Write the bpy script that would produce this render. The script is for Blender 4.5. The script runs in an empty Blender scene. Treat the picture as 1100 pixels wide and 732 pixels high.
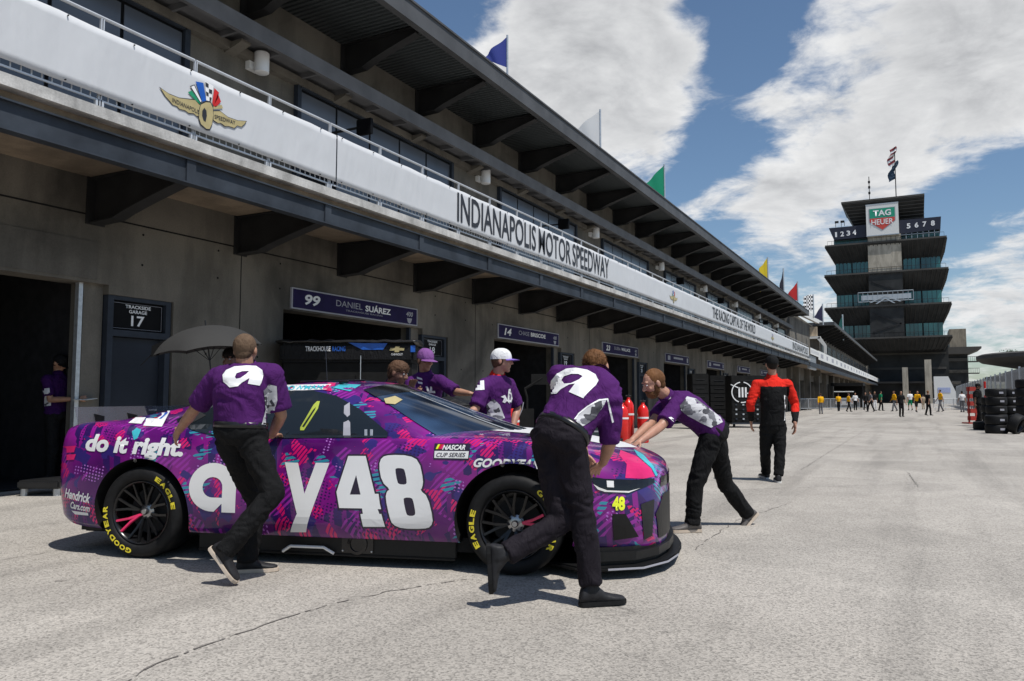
import bpy, bmesh, math, random
from mathutils import Vector, Matrix, noise
from mathutils.bvhtree import BVHTree
random.seed(7)
R = math.radians
col = bpy.context.scene.collection
sc = bpy.context.scene

# ------------------------------------------------------------------ camera
F = 840.0; CH = 1.2; TILT = 61.5
pitch = math.atan(TILT / F)
yaw = math.atan(438 / math.hypot(F, TILT))
fwd = Vector((-math.sin(yaw)*math.cos(pitch), math.cos(yaw)*math.cos(pitch), math.sin(pitch)))
rgt = Vector((math.cos(yaw), math.sin(yaw), 0))
upv = rgt.cross(fwd)
EYE = Vector((0, 0, CH))
cam = bpy.data.cameras.new('camera'); camo = bpy.data.objects.new('camera', cam); col.objects.link(camo)
cam.sensor_width = 36; cam.lens = F / 1100 * 36; cam.clip_start = 0.05; cam.clip_end = 3000
M = Matrix.Identity(4)
for i in range(3):
    M[i][0] = rgt[i]; M[i][1] = upv[i]; M[i][2] = -fwd[i]
camo.matrix_world = Matrix.Translation(EYE) @ M
sc.camera = camo
def ray(x, y): return fwd + rgt*((x-550)/F) - upv*((y-366)/F)
def pz(x, y, z=0.0): r = ray(x, y); return EYE + r*((z-CH)/r.z)
def px_(x, y, X): r = ray(x, y); return EYE + r*(X/r.x)
def py_(x, y, Y): r = ray(x, y); return EYE + r*(Y/r.y)
def pd(x, y, d): return EYE + ray(x, y)*d          # at forward depth d

# ------------------------------------------------------------------ objects
def tag(o, label=None, cat=None, group=None, kind=None):
    if label: o['label'] = label
    if cat: o['category'] = cat
    if group: o['group'] = group
    if kind: o['kind'] = kind
    return o
def empty(name, loc=(0, 0, 0), rz=0.0, label=None, cat=None, group=None):
    o = bpy.data.objects.new(name, None); col.objects.link(o)
    o.location = loc; o.rotation_euler = (0, 0, rz); o.empty_display_size = .1
    return tag(o, label, cat, group)
def wmat(o):
    m = o.matrix_basis.copy()
    while o.parent: o = o.parent; m = o.matrix_basis @ m
    return m
def link(name, me, parent=None, mats=None, world=True):
    o = bpy.data.objects.new(name, me); col.objects.link(o)
    if mats:
        for m in (mats if isinstance(mats, (list, tuple)) else [mats]): me.materials.append(m)
    if parent:
        if world: me.transform(wmat(parent).inverted())
        o.parent = parent
    return o
class MB:
    def __init__(s): s.v = []; s.f = []; s.mi = []; s.cur = 0
    def add(s, vs, fs):
        n = len(s.v); s.v += [tuple(v) for v in vs]; s.f += [tuple(i+n for i in f) for f in fs]; s.mi += [s.cur]*len(fs); return s
    def box(s, a, b):
        x0, x1 = sorted((a[0], b[0])); y0, y1 = sorted((a[1], b[1])); z0, z1 = sorted((a[2], b[2]))
        return s.add([(x0,y0,z0),(x1,y0,z0),(x1,y1,z0),(x0,y1,z0),(x0,y0,z1),(x1,y0,z1),(x1,y1,z1),(x0,y1,z1)],
                     [(0,3,2,1),(4,5,6,7),(0,1,5,4),(1,2,6,5),(2,3,7,6),(3,0,4,7)])
    def obox(s, c, ax, ay, az):   # oriented box, half vectors
        c = Vector(c); P = []
        for k in (-1, 1):
            for i, j in ((-1,-1),(1,-1),(1,1),(-1,1)): P.append(c + Vector(ax)*i + Vector(ay)*j + Vector(az)*k)
        return s.add(P, [(0,3,2,1),(4,5,6,7),(0,1,5,4),(1,2,6,5),(2,3,7,6),(3,0,4,7)])
    def cyl(s, p0, p1, r0, r1=None, n=12, cap=True):
        p0, p1 = Vector(p0), Vector(p1); r1 = r0 if r1 is None else r1
        d = (p1-p0).normalized(); a = d.orthogonal().normalized(); b = d.cross(a)
        P = [p0 + (a*math.cos(2*math.pi*i/n) + b*math.sin(2*math.pi*i/n))*r0 for i in range(n)] + \
            [p1 + (a*math.cos(2*math.pi*i/n) + b*math.sin(2*math.pi*i/n))*r1 for i in range(n)]
        Fs = [(i, (i+1) % n, n+(i+1) % n, n+i) for i in range(n)]
        if cap: Fs += [tuple(range(n-1, -1, -1)), tuple(range(n, 2*n))]
        return s.add(P, Fs)
    def path(s, pts, r, n=8):
        for a, b in zip(pts, pts[1:]): s.cyl(a, b, r, r, n)
        return s
    def lathe(s, prof, o, axis=(0, 0, 1), n=24):   # prof: (r, h)
        o = Vector(o); d = Vector(axis).normalized(); a = d.orthogonal().normalized(); b = d.cross(a)
        P = []
        for r, h in prof:
            for i in range(n): t = 2*math.pi*i/n; P.append(o + d*h + (a*math.cos(t)+b*math.sin(t))*r)
        Fs = [(k*n+i, k*n+(i+1) % n, (k+1)*n+(i+1) % n, (k+1)*n+i) for k in range(len(prof)-1) for i in range(n)]
        return s.add(P, Fs)
    def prism(s, poly, vec):      # poly: 3d points, extruded by vec
        n = len(poly); P = [Vector(p) for p in poly]; P += [p+Vector(vec) for p in P]
        return s.add(P, [tuple(range(n-1, -1, -1)), tuple(range(n, 2*n))] + [(i, (i+1) % n, n+(i+1) % n, n+i) for i in range(n)])
    def ell(s, c, rx, ry, rz, n=16, m=10):
        c = Vector(c); rx, ry, rz = Vector(rx), Vector(ry), Vector(rz); P = [c-rz]
        for j in range(1, m):
            p = -math.pi/2+math.pi*j/m
            for i in range(n): t = 2*math.pi*i/n; P.append(c+(rx*math.cos(t)+ry*math.sin(t))*math.cos(p)+rz*math.sin(p))
        P.append(c+rz); Fs = [(0, 1+(i+1) % n, 1+i) for i in range(n)]
        for j in range(m-2): Fs += [(1+j*n+i, 1+j*n+(i+1) % n, 1+(j+1)*n+(i+1) % n, 1+(j+1)*n+i) for i in range(n)]
        L = len(P)-1; Fs += [(1+(m-2)*n+i, 1+(m-2)*n+(i+1) % n, L) for i in range(n)]
        return s.add(P, Fs)
    def mesh(s, name='m', smooth=False):
        me = bpy.data.meshes.new(name); me.from_pydata(s.v, [], s.f)
        for p, m in zip(me.polygons, s.mi): p.material_index = m; p.use_smooth = smooth
        bm = bmesh.new(); bm.from_mesh(me); bmesh.ops.recalc_face_normals(bm, faces=bm.faces); bm.to_mesh(me); bm.free()
        me.update(); return me
    def build(s, name, mats, parent=None, smooth=False, bevel=0, world=True, auto=None):
        me = s.mesh(name, smooth)
        if bevel:
            bm = bmesh.new(); bm.from_mesh(me)
            ed = [e for e in bm.edges if len(e.link_faces) == 2 and e.calc_face_angle(0) > .6]
            bmesh.ops.bevel(bm, geom=ed, offset=bevel, segments=2, affect='EDGES', clamp_overlap=True); bm.to_mesh(me); bm.free()
        if auto: sharp(me, auto)
        return link(name, me, parent, mats, world)
def sharp(me, deg):
    for p in me.polygons: p.use_smooth = True
    bm = bmesh.new(); bm.from_mesh(me)
    for e in bm.edges: e.smooth = not (len(e.link_faces) == 2 and e.calc_face_angle(0) > R(deg))
    bm.to_mesh(me); bm.free()
def copy_tree(o, parent=None):
    c = o.copy(); col.objects.link(c); c.parent = parent
    for ch in [q for q in bpy.data.objects if q.parent == o]: copy_tree(ch, c)
    return c
ORD = 'first second third fourth fifth sixth seventh eighth ninth tenth eleventh twelfth thirteenth fourteenth fifteenth sixteenth'.split()

# ------------------------------------------------------------------ materials
class NT:
    def __init__(s, name):
        s.m = bpy.data.materials.new(name); s.m.use_nodes = True; s.t = s.m.node_tree; s.n = s.t.nodes
        s.b = s.n['Principled BSDF']; s._tc = None
    def node(s, typ, **kw):
        n = s.n.new(typ)
        for k, v in kw.items():
            if k.startswith('i_'):
                k = k[2:]; k = int(k) if k.isdigit() else k.replace('_', ' ')
                if isinstance(v, bpy.types.NodeSocket): s.t.links.new(v, n.inputs[k])
                else: n.inputs[k].default_value = v
            else: setattr(n, k, v)
        return n
    @property
    def obj(s):
        if not s._tc: s._tc = s.node('ShaderNodeTexCoord')
        return s._tc.outputs['Object']
    def mapv(s, vec, scale=(1, 1, 1), rot=(0, 0, 0), loc=(0, 0, 0)):
        return s.node('ShaderNodeMapping', i_Vector=vec, i_Scale=scale, i_Rotation=rot, i_Location=loc).outputs[0]
    def noise(s, vec, scale, detail=4, rough=.55, dist=0):
        return s.node('ShaderNodeTexNoise', i_Vector=vec, i_Scale=scale, i_Detail=detail, i_Roughness=rough, i_Distortion=dist).outputs[0]
    def ramp(s, fac, stops):
        n = s.node('ShaderNodeValToRGB', i_Fac=fac); e = n.color_ramp.elements
        while len(e) < len(stops): e.new(.5)
        for el, (p, c) in zip(e, stops):
            el.position = p; el.color = (c, c, c, 1) if isinstance(c, (int, float)) else (*c, 1)
        return n.outputs[0]
    def mix(s, f, a, b, mode='MIX'):
        n = s.node('ShaderNodeMix', data_type='RGBA', blend_type=mode)
        for k, v in ((0, f), (6, a), (7, b)):
            if isinstance(v, bpy.types.NodeSocket): s.t.links.new(v, n.inputs[k])
            else: n.inputs[k].default_value = v if k == 0 else ((*v, 1) if len(v) == 3 else v)
        return n.outputs[2]
    def math(s, op, a, b=0.0, c=None, clamp=False):
        n = s.node('ShaderNodeMath', operation=op, use_clamp=clamp)
        for k, v in enumerate((a, b, c)):
            if v is None: continue
            if isinstance(v, bpy.types.NodeSocket): s.t.links.new(v, n.inputs[k])
            else: n.inputs[k].default_value = v
        return n.outputs[0]
    def set(s, **kw):
        for k, v in kw.items():
            k = k.replace('_', ' ')
            if isinstance(v, bpy.types.NodeSocket): s.t.links.new(v, s.b.inputs[k])
            else: s.b.inputs[k].default_value = ((*v, 1) if isinstance(v, tuple) and len(v) == 3 and k != 'Subsurface Radius' else v)
        return s
    def bump(s, h, strength=.3, dist=.01):
        n = s.node('ShaderNodeBump', i_Height=h, i_Strength=strength, i_Distance=dist); s.t.links.new(n.outputs[0], s.b.inputs['Normal']); return s
def simple(name, c, rough=.6, metal=0.0, var=.15, scale=6.0, bump=0.0, bscale=60., **kw):
    t = NT(name); n = t.noise(t.obj, scale, 5)
    lo = tuple(x*(1-var) for x in c); hi = tuple(min(1, x*(1+var)) for x in c)
    if rough > .5 and max(c) < .1: kw.setdefault('Specular_IOR_Level', .2)
    t.set(Base_Color=t.ramp(n, [(.3, lo), (.7, hi)]), Roughness=rough, Metallic=metal, **kw)
    if bump: t.bump(t.noise(t.obj, bscale, 3), bump, .004)
    return t.m
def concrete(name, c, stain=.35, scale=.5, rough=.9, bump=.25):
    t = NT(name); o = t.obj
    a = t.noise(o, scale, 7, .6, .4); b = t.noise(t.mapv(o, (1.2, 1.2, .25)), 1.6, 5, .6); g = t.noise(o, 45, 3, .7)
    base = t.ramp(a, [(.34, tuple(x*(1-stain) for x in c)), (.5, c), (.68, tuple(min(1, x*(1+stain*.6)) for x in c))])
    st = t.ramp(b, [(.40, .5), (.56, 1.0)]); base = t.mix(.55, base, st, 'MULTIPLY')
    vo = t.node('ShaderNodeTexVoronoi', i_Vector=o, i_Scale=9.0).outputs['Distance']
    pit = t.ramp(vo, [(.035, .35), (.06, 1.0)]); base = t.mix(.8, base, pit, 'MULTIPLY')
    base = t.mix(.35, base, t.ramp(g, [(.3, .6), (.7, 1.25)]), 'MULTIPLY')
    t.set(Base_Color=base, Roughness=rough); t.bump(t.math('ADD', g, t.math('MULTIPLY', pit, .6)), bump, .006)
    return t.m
MAT = {}
def glossy(name, c, rough=.25, **kw): return simple(name, c, rough, 0, .08, **kw)
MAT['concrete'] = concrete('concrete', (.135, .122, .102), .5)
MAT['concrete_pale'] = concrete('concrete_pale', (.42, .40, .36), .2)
MAT['concrete_edge'] = concrete('concrete_edge', (.5, .49, .47), .3, 3, bump=.5)
MAT['soffit'] = concrete('soffit', (.25, .195, .14), .3)
MAT['steel'] = simple('steel_blue_grey', (.034, .041, .052), .6, 0, .35, 2.0, Specular_IOR_Level=.2)
MAT['steel_dark'] = simple('steel_dark', (.024, .024, .025), .6, .0, .3, 2.0)
MAT['fascia'] = simple('fascia_grey', (.075, .078, .083), .6, .0, .2, 1.5)
MAT['galv'] = simple('galvanised', (.5, .52, .54), .4, .6, .15, 20)
MAT['rail'] = simple('rail_paint', (.55, .57, .6), .4, .3, .1)
MAT['door'] = simple('door_paint', (.024, .029, .039), .6, 0, .18, 1.2, Specular_IOR_Level=.15)
MAT['frame_paint'] = simple('frame_paint', (.032, .039, .052), .6, 0, .15, Specular_IOR_Level=.15)
MAT['ledge'] = simple('ledge_grey', (.13, .13, .135), .7, 0, .2, 2)
MAT['white'] = simple('white_paint', (.8, .8, .8), .5, 0, .03)
MAT['offwhite'] = simple('off_white', (.68, .68, .66), .55, 0, .05)
MAT['black'] = simple('black_paint', (.012, .012, .013), .4, 0, .3)
MAT['matte_black'] = simple('matte_black', (.01, .01, .01), .85, 0, .3)
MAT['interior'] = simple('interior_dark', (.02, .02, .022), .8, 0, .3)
MAT['sign_black'] = simple('sign_black', (.006, .006, .007), .6, Specular_IOR_Level=.1)
MAT['letter'] = simple('lettering', (.02, .02, .025), .5)
MAT['letter_white'] = simple('lettering_white', (.78, .78, .78), .5, 0, .02)
MAT['letter_grey'] = simple('lettering_grey', (.33, .33, .37), .5, 0, .02)
MAT['navy'] = simple('sign_navy', (.018, .012, .06), .6, Specular_IOR_Level=.12)
MAT['red'] = simple('red_paint', (.55, .018, .012), .35)
MAT['yellow'] = simple('yellow_paint', (.75, .5, .02), .45)
MAT['blue'] = simple('blue_paint', (.01, .09, .42), .4)
MAT['green'] = simple('green_paint', (.01, .25, .12), .5)
MAT['gold'] = simple('dull_gold', (.42, .35, .17), .5)
MAT['rubber'] = simple('rubber', (.010, .010, .0105), .62, 0, .25, 30)
t = NT('banner_vinyl'); o_ = t.obj
t.set(Base_Color=(.54, .55, .565), Roughness=.5); w_ = t.noise(t.mapv(o_, (1, .8, .3), (.6, 0, 0)), 2.6, 3, .45, .25)
t.bump(w_, .8, .05); MAT['vinyl'] = t.m
t = NT('panel_glass'); o_ = t.obj
t.set(Base_Color=t.ramp(t.noise(o_, .7, 2), [(.3, (.075, .085, .105)), (.7, (.11, .12, .14))]), Roughness=.22, Specular_IOR_Level=.6); MAT['panel'] = t.m
t = NT('roof_deck'); o_ = t.obj
wv = t.node('ShaderNodeTexWave', wave_type='BANDS', bands_direction='Y', i_Vector=o_, i_Scale=2.6).outputs[1]
t.set(Base_Color=t.ramp(wv, [(.3, (.024, .03, .032)), (.6, (.06, .07, .074))]), Roughness=.5, Metallic=.3); t.bump(wv, .8, .04); MAT['deck'] = t.m
t = NT('green_glass'); o_ = t.obj
t.set(Base_Color=t.ramp(t.noise(t.mapv(o_, (.3, .3, .1)), 1.2, 3), [(.35, (.01, .07, .075)), (.65, (.04, .2, .19))]), Roughness=.12, Specular_IOR_Level=.8); MAT['green_glass'] = t.m
t = NT('dark_glass'); t.set(Base_Color=(.012, .016, .02), Roughness=.06, Specular_IOR_Level=.6); MAT['dark_glass'] = t.m

# ------------------------------------------------------------------ lettering / decals
def dense(me, step):
    bm = bmesh.new(); bm.from_mesh(me)
    if bm.verts:
        for ax in (0, 1):
            lo = min(v.co[ax] for v in bm.verts); hi = max(v.co[ax] for v in bm.verts)
            k = math.floor(lo/step)+1
            while k*step < hi:
                co = Vector((0, 0, 0)); co[ax] = k*step; no = Vector((0, 0, 0)); no[ax] = 1
                bmesh.ops.bisect_plane(bm, geom=bm.verts[:]+bm.edges[:]+bm.faces[:], plane_co=co, plane_no=no, dist=1e-6); k += 1
    bm.to_mesh(me); bm.free(); return me
def curve_mesh(cu):
    ob = bpy.data.objects.new('tmp', cu); col.objects.link(ob); bpy.context.view_layer.update()
    me = bpy.data.meshes.new_from_object(ob.evaluated_get(bpy.context.evaluated_depsgraph_get()))
    bpy.data.objects.remove(ob); bpy.data.curves.remove(cu); me.materials.clear(); return me
def text_mesh(s, size=1.0, bold=0.0, sx=1.0, shear=0.0, spacing=1.0, step=None, align='CENTER', extrude=0.0, word=1.0):
    cu = bpy.data.curves.new('t', 'FONT'); cu.body = s; cu.size = 1; cu.offset = bold; cu.shear = shear; cu.space_character = spacing; cu.space_word = word
    cu.align_x = align; cu.align_y = 'CENTER'; cu.resolution_u = 3; cu.extrude = extrude
    me = curve_mesh(cu); me.transform(Matrix.Diagonal((size*sx, size, 1, 1)))
    if step: dense(me, step)
    return me
def fit(me, w, h):      # scale a flat mesh to fill w x h centred
    xs = [v.co.x for v in me.vertices]; ys = [v.co.y for v in me.vertices]
    cx, cy = (min(xs)+max(xs))/2, (min(ys)+max(ys))/2
    for v in me.vertices:
        v.co.x = (v.co.x-cx)*w/(max(xs)-min(xs)); v.co.y = (v.co.y-cy)*h/(max(ys)-min(ys))
    return me
def poly_mesh(loops, step=None):   # loops: list of 2d point lists, holes included
    cu = bpy.data.curves.new('p', 'CURVE'); cu.dimensions = '2D'; cu.fill_mode = 'BOTH'
    for L in loops:
        sp = cu.splines.new('POLY'); sp.points.add(len(L)-1); sp.use_cyclic_u = True
        for p, q in zip(sp.points, L): p.co = (q[0], q[1], 0, 1)
    me = curve_mesh(cu)
    if step: dense(me, step)
    return me
def frame(o, u, v):    # matrix taking (x, y, 0) to o + u x + v y
    u = Vector(u); v = Vector(v); w = u.cross(v); m = Matrix.Identity(4)
    for i in range(3): m[i][0] = u[i]; m[i][1] = v[i]; m[i][2] = w[i]; m[i][3] = o[i]
    return m
def join_me(mes):
    b = MB()
    for me in mes: b.add([v.co.copy() for v in me.vertices], [tuple(p.vertices) for p in me.polygons])
    return b
def place_text(name, s, o, u, v, mat, parent, w=None, h=None, **kw):
    me = text_mesh(s, **kw)
    if w: fit(me, w, h)
    me.transform(frame(Vector(o), u, v)); return link(name, me, parent, mat)
def bvh_of(obs):
    V = []; Fc = []
    for ob in obs:
        m = wmat(ob); n = len(V); V += [m @ v.co for v in ob.data.vertices]; Fc += [[i+n for i in p.vertices] for p in ob.data.polygons]
    return BVHTree.FromPolygons(V, Fc)
def project(me, bvh, d, off=.003, start=3.0, maxd=6.0):
    """me in world space; throw every vertex along d onto the target"""
    d = Vector(d).normalized(); bad = set(); n = []
    for v in me.vertices:
        h = bvh.ray_cast(v.co - d*start, d, maxd)
        if h[0] is None: bad.add(v.index); continue
        v.co = h[0] - d*off
    if bad:
        bm = bmesh.new(); bm.from_mesh(me); bm.verts.ensure_lookup_table()
        bmesh.ops.delete(bm, geom=[bm.verts[i] for i in bad], context='VERTS'); bm.to_mesh(me); bm.free()
    return me
def project_cam(me, bvh, off=.004):
    """me in photograph pixels (x, -y); lay it on the surface that stands there"""
    bad = set()
    for v in me.vertices:
        d = ray(v.co.x, -v.co.y).normalized(); h = bvh.ray_cast(EYE, d, 400)
        if h[0] is None: bad.add(v.index); continue
        v.co = h[0] + (h[1] if h[1].dot(d) < 0 else -h[1])*off
    if bad:
        bm = bmesh.new(); bm.from_mesh(me); bm.verts.ensure_lookup_table()
        bmesh.ops.delete(bm, geom=[bm.verts[i] for i in bad], context='VERTS'); bm.to_mesh(me); bm.free()
    return me
# ------------------------------------------------------------------ light, sky
SUN_EL = R(64); sdir = Vector((.93, -.37, 0)).normalized()*math.cos(SUN_EL) + Vector((0, 0, math.sin(SUN_EL)))
sl = bpy.data.lights.new('sun', 'SUN'); sl.energy = 4.6; sl.angle = R(.53); sl.color = (1, .965, .91)
so = bpy.data.objects.new('sun', sl); col.objects.link(so); so.rotation_euler = (-sdir).to_track_quat('-Z', 'Y').to_euler(); so.location = (20, -10, 40)
w = bpy.data.worlds.new('World'); sc.world = w; w.use_nodes = True; nt = w.node_tree; N = nt.nodes; L = nt.links
bg = N['Background']; sky = N.new('ShaderNodeTexSky'); sky.sky_type = 'NISHITA'; sky.sun_disc = False
sky.sun_elevation = SUN_EL; sky.sun_rotation = math.atan2(sdir.x, sdir.y); sky.air_density = 1.0; sky.dust_density = .6; sky.ozone_density = 1.0
WS = .085; bg.inputs[1].default_value = WS
def wn(t, **kw):
    n = N.new(t)
    for k, v in kw.items():
        if k.startswith('i_'):
            k = k[2:]; k = int(k) if k.isdigit() else k.replace('_', ' ')
            if isinstance(v, bpy.types.NodeSocket): L.new(v, n.inputs[k])
            else: n.inputs[k].default_value = v
        else: setattr(n, k, v)
    return n
def wm(op, a, b=0., clamp=False): return wn('ShaderNodeMath', operation=op, use_clamp=clamp, i_0=a, i_1=b).outputs[0]
tc = wn('ShaderNodeTexCoord').outputs['Generated']
sep = wn('ShaderNodeSeparateXYZ', i_0=tc)
zc = wm('MAXIMUM', sep.outputs[2], .0)
den = wm('ADD', zc, .22)
comb = wn('ShaderNodeCombineXYZ', i_0=wm('DIVIDE', sep.outputs[0], den), i_1=wm('DIVIDE', sep.outputs[1], den), i_2=wm('MULTIPLY', zc, 1.2))
def wnoise(vec, s, d=8, r=.55, dist=.0): return wn('ShaderNodeTexNoise', i_Vector=vec, i_Scale=s, i_Detail=d, i_Roughness=r, i_Distortion=dist).outputs[0]
nz = wnoise(comb.outputs[0], 3.2, 12, .6, .5)
nz2 = wnoise(comb.outputs[0], 10, 10, .62, .3)
dens = wm('ADD', wm('MULTIPLY', wm('SUBTRACT', nz, .5), 1.15), wm('ADD', wm('MULTIPLY', wm('SUBTRACT', nz2, .5), .75), .5))
# where the cloud banks stand (directions on the sky)
def blob(x, y, r, amt):
    d = ray(x, y).normalized()
    dt = wn('ShaderNodeVectorMath', operation='DISTANCE', i_0=tc, i_1=tuple(d)).outputs['Value']
    mr = wn('ShaderNodeMapRange', interpolation_type='SMOOTHERSTEP'); L.new(dt, mr.inputs[0])
    mr.inputs[1].default_value = 0; mr.inputs[2].default_value = r; mr.inputs[3].default_value = amt; mr.inputs[4].default_value = 0
    return mr.outputs[0]
acc = wm('ADD', dens, -.13)
for b_ in [(560, 60, .20, .26), (650, 90, .16, .24), (720, 110, .13, .22), (800, 110, .07, .14), (540, 130, .16, .2), (680, 30, .14, .22),
           (960, 60, .22, .26), (1060, 110, .18, .22), (900, 190, .17, .22), (820, 225, .11, .2), (1080, 20, .15, .2), (760, 205, .06, .12), (940, 260, .1, .1),
           (850, 55, .045, .15), (1085, 235, .06, .2), (1080, 300, .1, .16), (890, 320, .1, .15), (1060, 350, .12, .14), (640, 0, .2, .2),
           (822, 45, .10, -.34), (780, 140, .075, -.26), (800, 70, .06, -.2), (765, 170, .085, -.28), (740, 190, .05, -.2), (1050, 215, .11, -.3), (1085, 195, .07, -.2), (1000, 235, .05, -.12), (790, 250, .045, -.14), (870, 285, .04, -.12), (735, 8, .04, -.15), (830, 150, .03, -.12)]:
    acc = wm('ADD', acc, blob(b_[0], b_[1], b_[2], b_[3]+(.07 if b_[3] > 0 else 0)))
cov = wn('ShaderNodeMapRange', interpolation_type='SMOOTHSTEP'); L.new(acc, cov.inputs[0]); cov.inputs[1].default_value = .40; cov.inputs[2].default_value = .78
# cloud body: bright rims, grey bases
up2 = wn('ShaderNodeVectorMath', operation='ADD', i_0=comb.outputs[0], i_1=(.06*sdir.x, .06*sdir.y, .05)).outputs[0]
nzs = wnoise(up2, 3.2, 12, .6, .5)
nz2s = wnoise(up2, 10, 10, .62, .3)
lit = wm('ADD', wm('ADD', wm('MULTIPLY', wm('SUBTRACT', nz, nzs), 3.4), wm('MULTIPLY', wm('SUBTRACT', nz2, nz2s), 1.1)), .55)
thick = wn('ShaderNodeMapRange'); L.new(acc, thick.inputs[0]); thick.inputs[1].default_value = .56; thick.inputs[2].default_value = .95; thick.inputs[3].default_value = 1.0; thick.inputs[4].default_value = .62
gr = wn('ShaderNodeValToRGB', i_0=wm('MULTIPLY', thick.outputs[0], wm('ADD', wm('MULTIPLY', lit, .6), .66))); e = gr.color_ramp.elements
k_ = 1/WS
e[0].position = .3; e[0].color = (.42*k_/10, .43*k_/10, .45*k_/10, 1); e[1].position = 1.0; e[1].color = (.84*k_/10, .845*k_/10, .85*k_/10, 1)
m3 = e.new(.62); m3.color = (.63*k_/10, .64*k_/10, .655*k_/10, 1)
gs = wn('ShaderNodeVectorMath', operation='SCALE', i_0=gr.outputs[0]); gs.inputs[3].default_value = 10
tint = wn('ShaderNodeMix', data_type='RGBA', blend_type='MULTIPLY'); tint.inputs[0].default_value = 1; L.new(sky.outputs[0], tint.inputs[6]); tint.inputs[7].default_value = (1.0, 1.12, 1.2, 1)
mx = wn('ShaderNodeMix', data_type='RGBA'); L.new(cov.outputs[0], mx.inputs[0]); L.new(tint.outputs[2], mx.inputs[6]); L.new(gs.outputs[0], mx.inputs[7])
L.new(mx.outputs[2], bg.inputs[0])
sc.view_settings.view_transform = 'Standard'; sc.view_settings.look = 'None'; sc.view_settings.gamma = 1; sc.view_settings.exposure = 0
sc.render.engine = 'CYCLES'; sc.cycles.max_bounces = 6; sc.cycles.use_denoising = True

# ------------------------------------------------------------------ ground
t = NT('pavement'); o_ = t.obj
n1 = t.noise(o_, .12, 6, .55, .4); n2 = t.noise(o_, 1.1, 6, .6); n3 = t.noise(o_, 55, 3, .75)
base = t.ramp(n1, [(.25, (.26, .238, .208)), (.5, (.335, .309, .274)), (.75, (.385, .357, .319))])
base = t.mix(.5, base, t.ramp(n2, [(.3, .74), (.7, 1.14)]), 'MULTIPLY')
vo = t.node('ShaderNodeTexVoronoi', i_Vector=o_, i_Scale=95.0, i_Randomness=1.0)
ag = t.ramp(t.math('ADD', t.math('MULTIPLY', t.node('ShaderNodeSeparateColor', i_0=vo.outputs['Color']).outputs[0], .6), t.math('MULTIPLY', n3, .55)), [(.2, .42), (.45, .95), (.75, 1.38)])
base = t.mix(.85, base, ag, 'MULTIPLY')
tracks = t.noise(t.mapv(o_, (1.4, .09, 1), (0, 0, .05)), 1.0, 4, .6)
base = t.mix(.55, base, t.ramp(tracks, [(.36, .62), (.5, 1.0)]), 'MULTIPLY')
base = t.mix(.6, base, t.ramp(t.noise(o_, 2.1, 5, .65, .8), [(.28, .55), (.36, 1.0)]), 'MULTIPLY')
base = t.mix(.5, base, t.ramp(t.noise(t.mapv(o_, (1, 1, 1), (0, 0, 0), (40, 3, 0)), .35, 2, .4), [(.47, .84), (.50, 1.04)]), 'MULTIPLY')
t.set(Base_Color=base, Roughness=.88); t.bump(t.math('ADD', vo.outputs['Distance'], n3), .3, .004); MAT['ground'] = t.m
g = MB(); g.add([(-900, -300, 0), (900, -300, 0), (900, 1800, 0), (-900, 1800, 0)], [(0, 1, 2, 3)])
tag(g.build('ground', MAT['ground']), kind='structure')
t = NT('crack_tar'); t.set(Base_Color=(.14, .125, .115), Roughness=.95); MAT['crack'] = t.m
cr = MB(); rc = random.Random(3)
def crack(pts, wdt):
    P = [pz(*p, .004) for p in pts]; Q = []
    for a, b in zip(P, P[1:]):
        n = max(2, int((b-a).length/.035))
        for i in range(n):
            q = a.lerp(b, i/n); q += Vector((noise.noise(q*7), noise.noise(q*7+Vector((9, 9, 9))), 0))*.035; Q.append(q)
    for i in range(len(Q)-1):
        d = (Q[i+1]-Q[i]).normalized(); s = Vector((-d.y, d.x, 0)); w0 = wdt*(.35+rc.random()); 
        if rc.random() < .12: continue
        cr.add([Q[i]-s*w0, Q[i]+s*w0, Q[i+1]+s*w0*.8, Q[i+1]-s*w0*.8], [(0, 1, 2, 3)])
crack([(128, 735), (170, 712), (230, 690), (300, 665), (345, 652), (420, 634), (505, 622)], .006)
crack([(0, 602), (60, 592), (130, 583)], .004); crack([(60, 625), (80, 622)], .006)
crack([(690, 530), (760, 528), (850, 524), (1000, 520), (1100, 522)], .006)
crack([(975, 507), (981, 516), (987, 524)], .007); crack([(745, 590), (790, 560), (850, 540)], .004)
crack([(860, 505), (900, 480), (930, 462)], .006); crack([(700, 480), (780, 470), (830, 462)], .006)

o = cr.build('pavement_crack', MAT['crack']); tag(o, kind='structure')
# concrete apron strip inside the garages
# ------------------------------------------------------------------ garage building
XW, XB = -10.1, -8.2; YA, YE = -14.0, 70.6; P = 7.87; BP = 2.623
GB = empty('garage_building', (XW, 28, 0), 0, 'long two storey concrete garage building with balcony and steel roof overhang', 'garage building')
def D(k): return 7.11+P*k
KS = range(-2, 8)
b = MB()
b.box((XW-.4, YA, 2.79), (XW, YE, 8.3))
for k in KS:
    d = D(k); b.box((XW-.4, d-.02, 2.66), (XW, d+1.07, 2.79))
    b.box((XW-.4, d+1.07, 0), (XW, d+3.4, 2.79)); b.box((XW-.4, d-.31, 0), (XW-.12, d-.02, 2.79))
b.box((XW-.4, YE-.5, 0), (XW, YE, 2.79)); b.box((XW-9, YE-.3, 0), (XW-.4, YE, 8.3)); b.box((XW-9, YA, 0), (XW-.4, YA+.3, 8.3))
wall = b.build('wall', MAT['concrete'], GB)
b = MB()
for y0 in [9.5+P*k/1 for k in range(-2, 8)]: b.box((XW-.01, y0-.008, 0), (XW+.004, y0+.008, 3.72))
b.box((XW-.01, YA, 3.715), (XW+.004, YE, 3.738)); b.build('wall_joint', MAT['matte_black'], GB)
b = MB(); 
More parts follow.
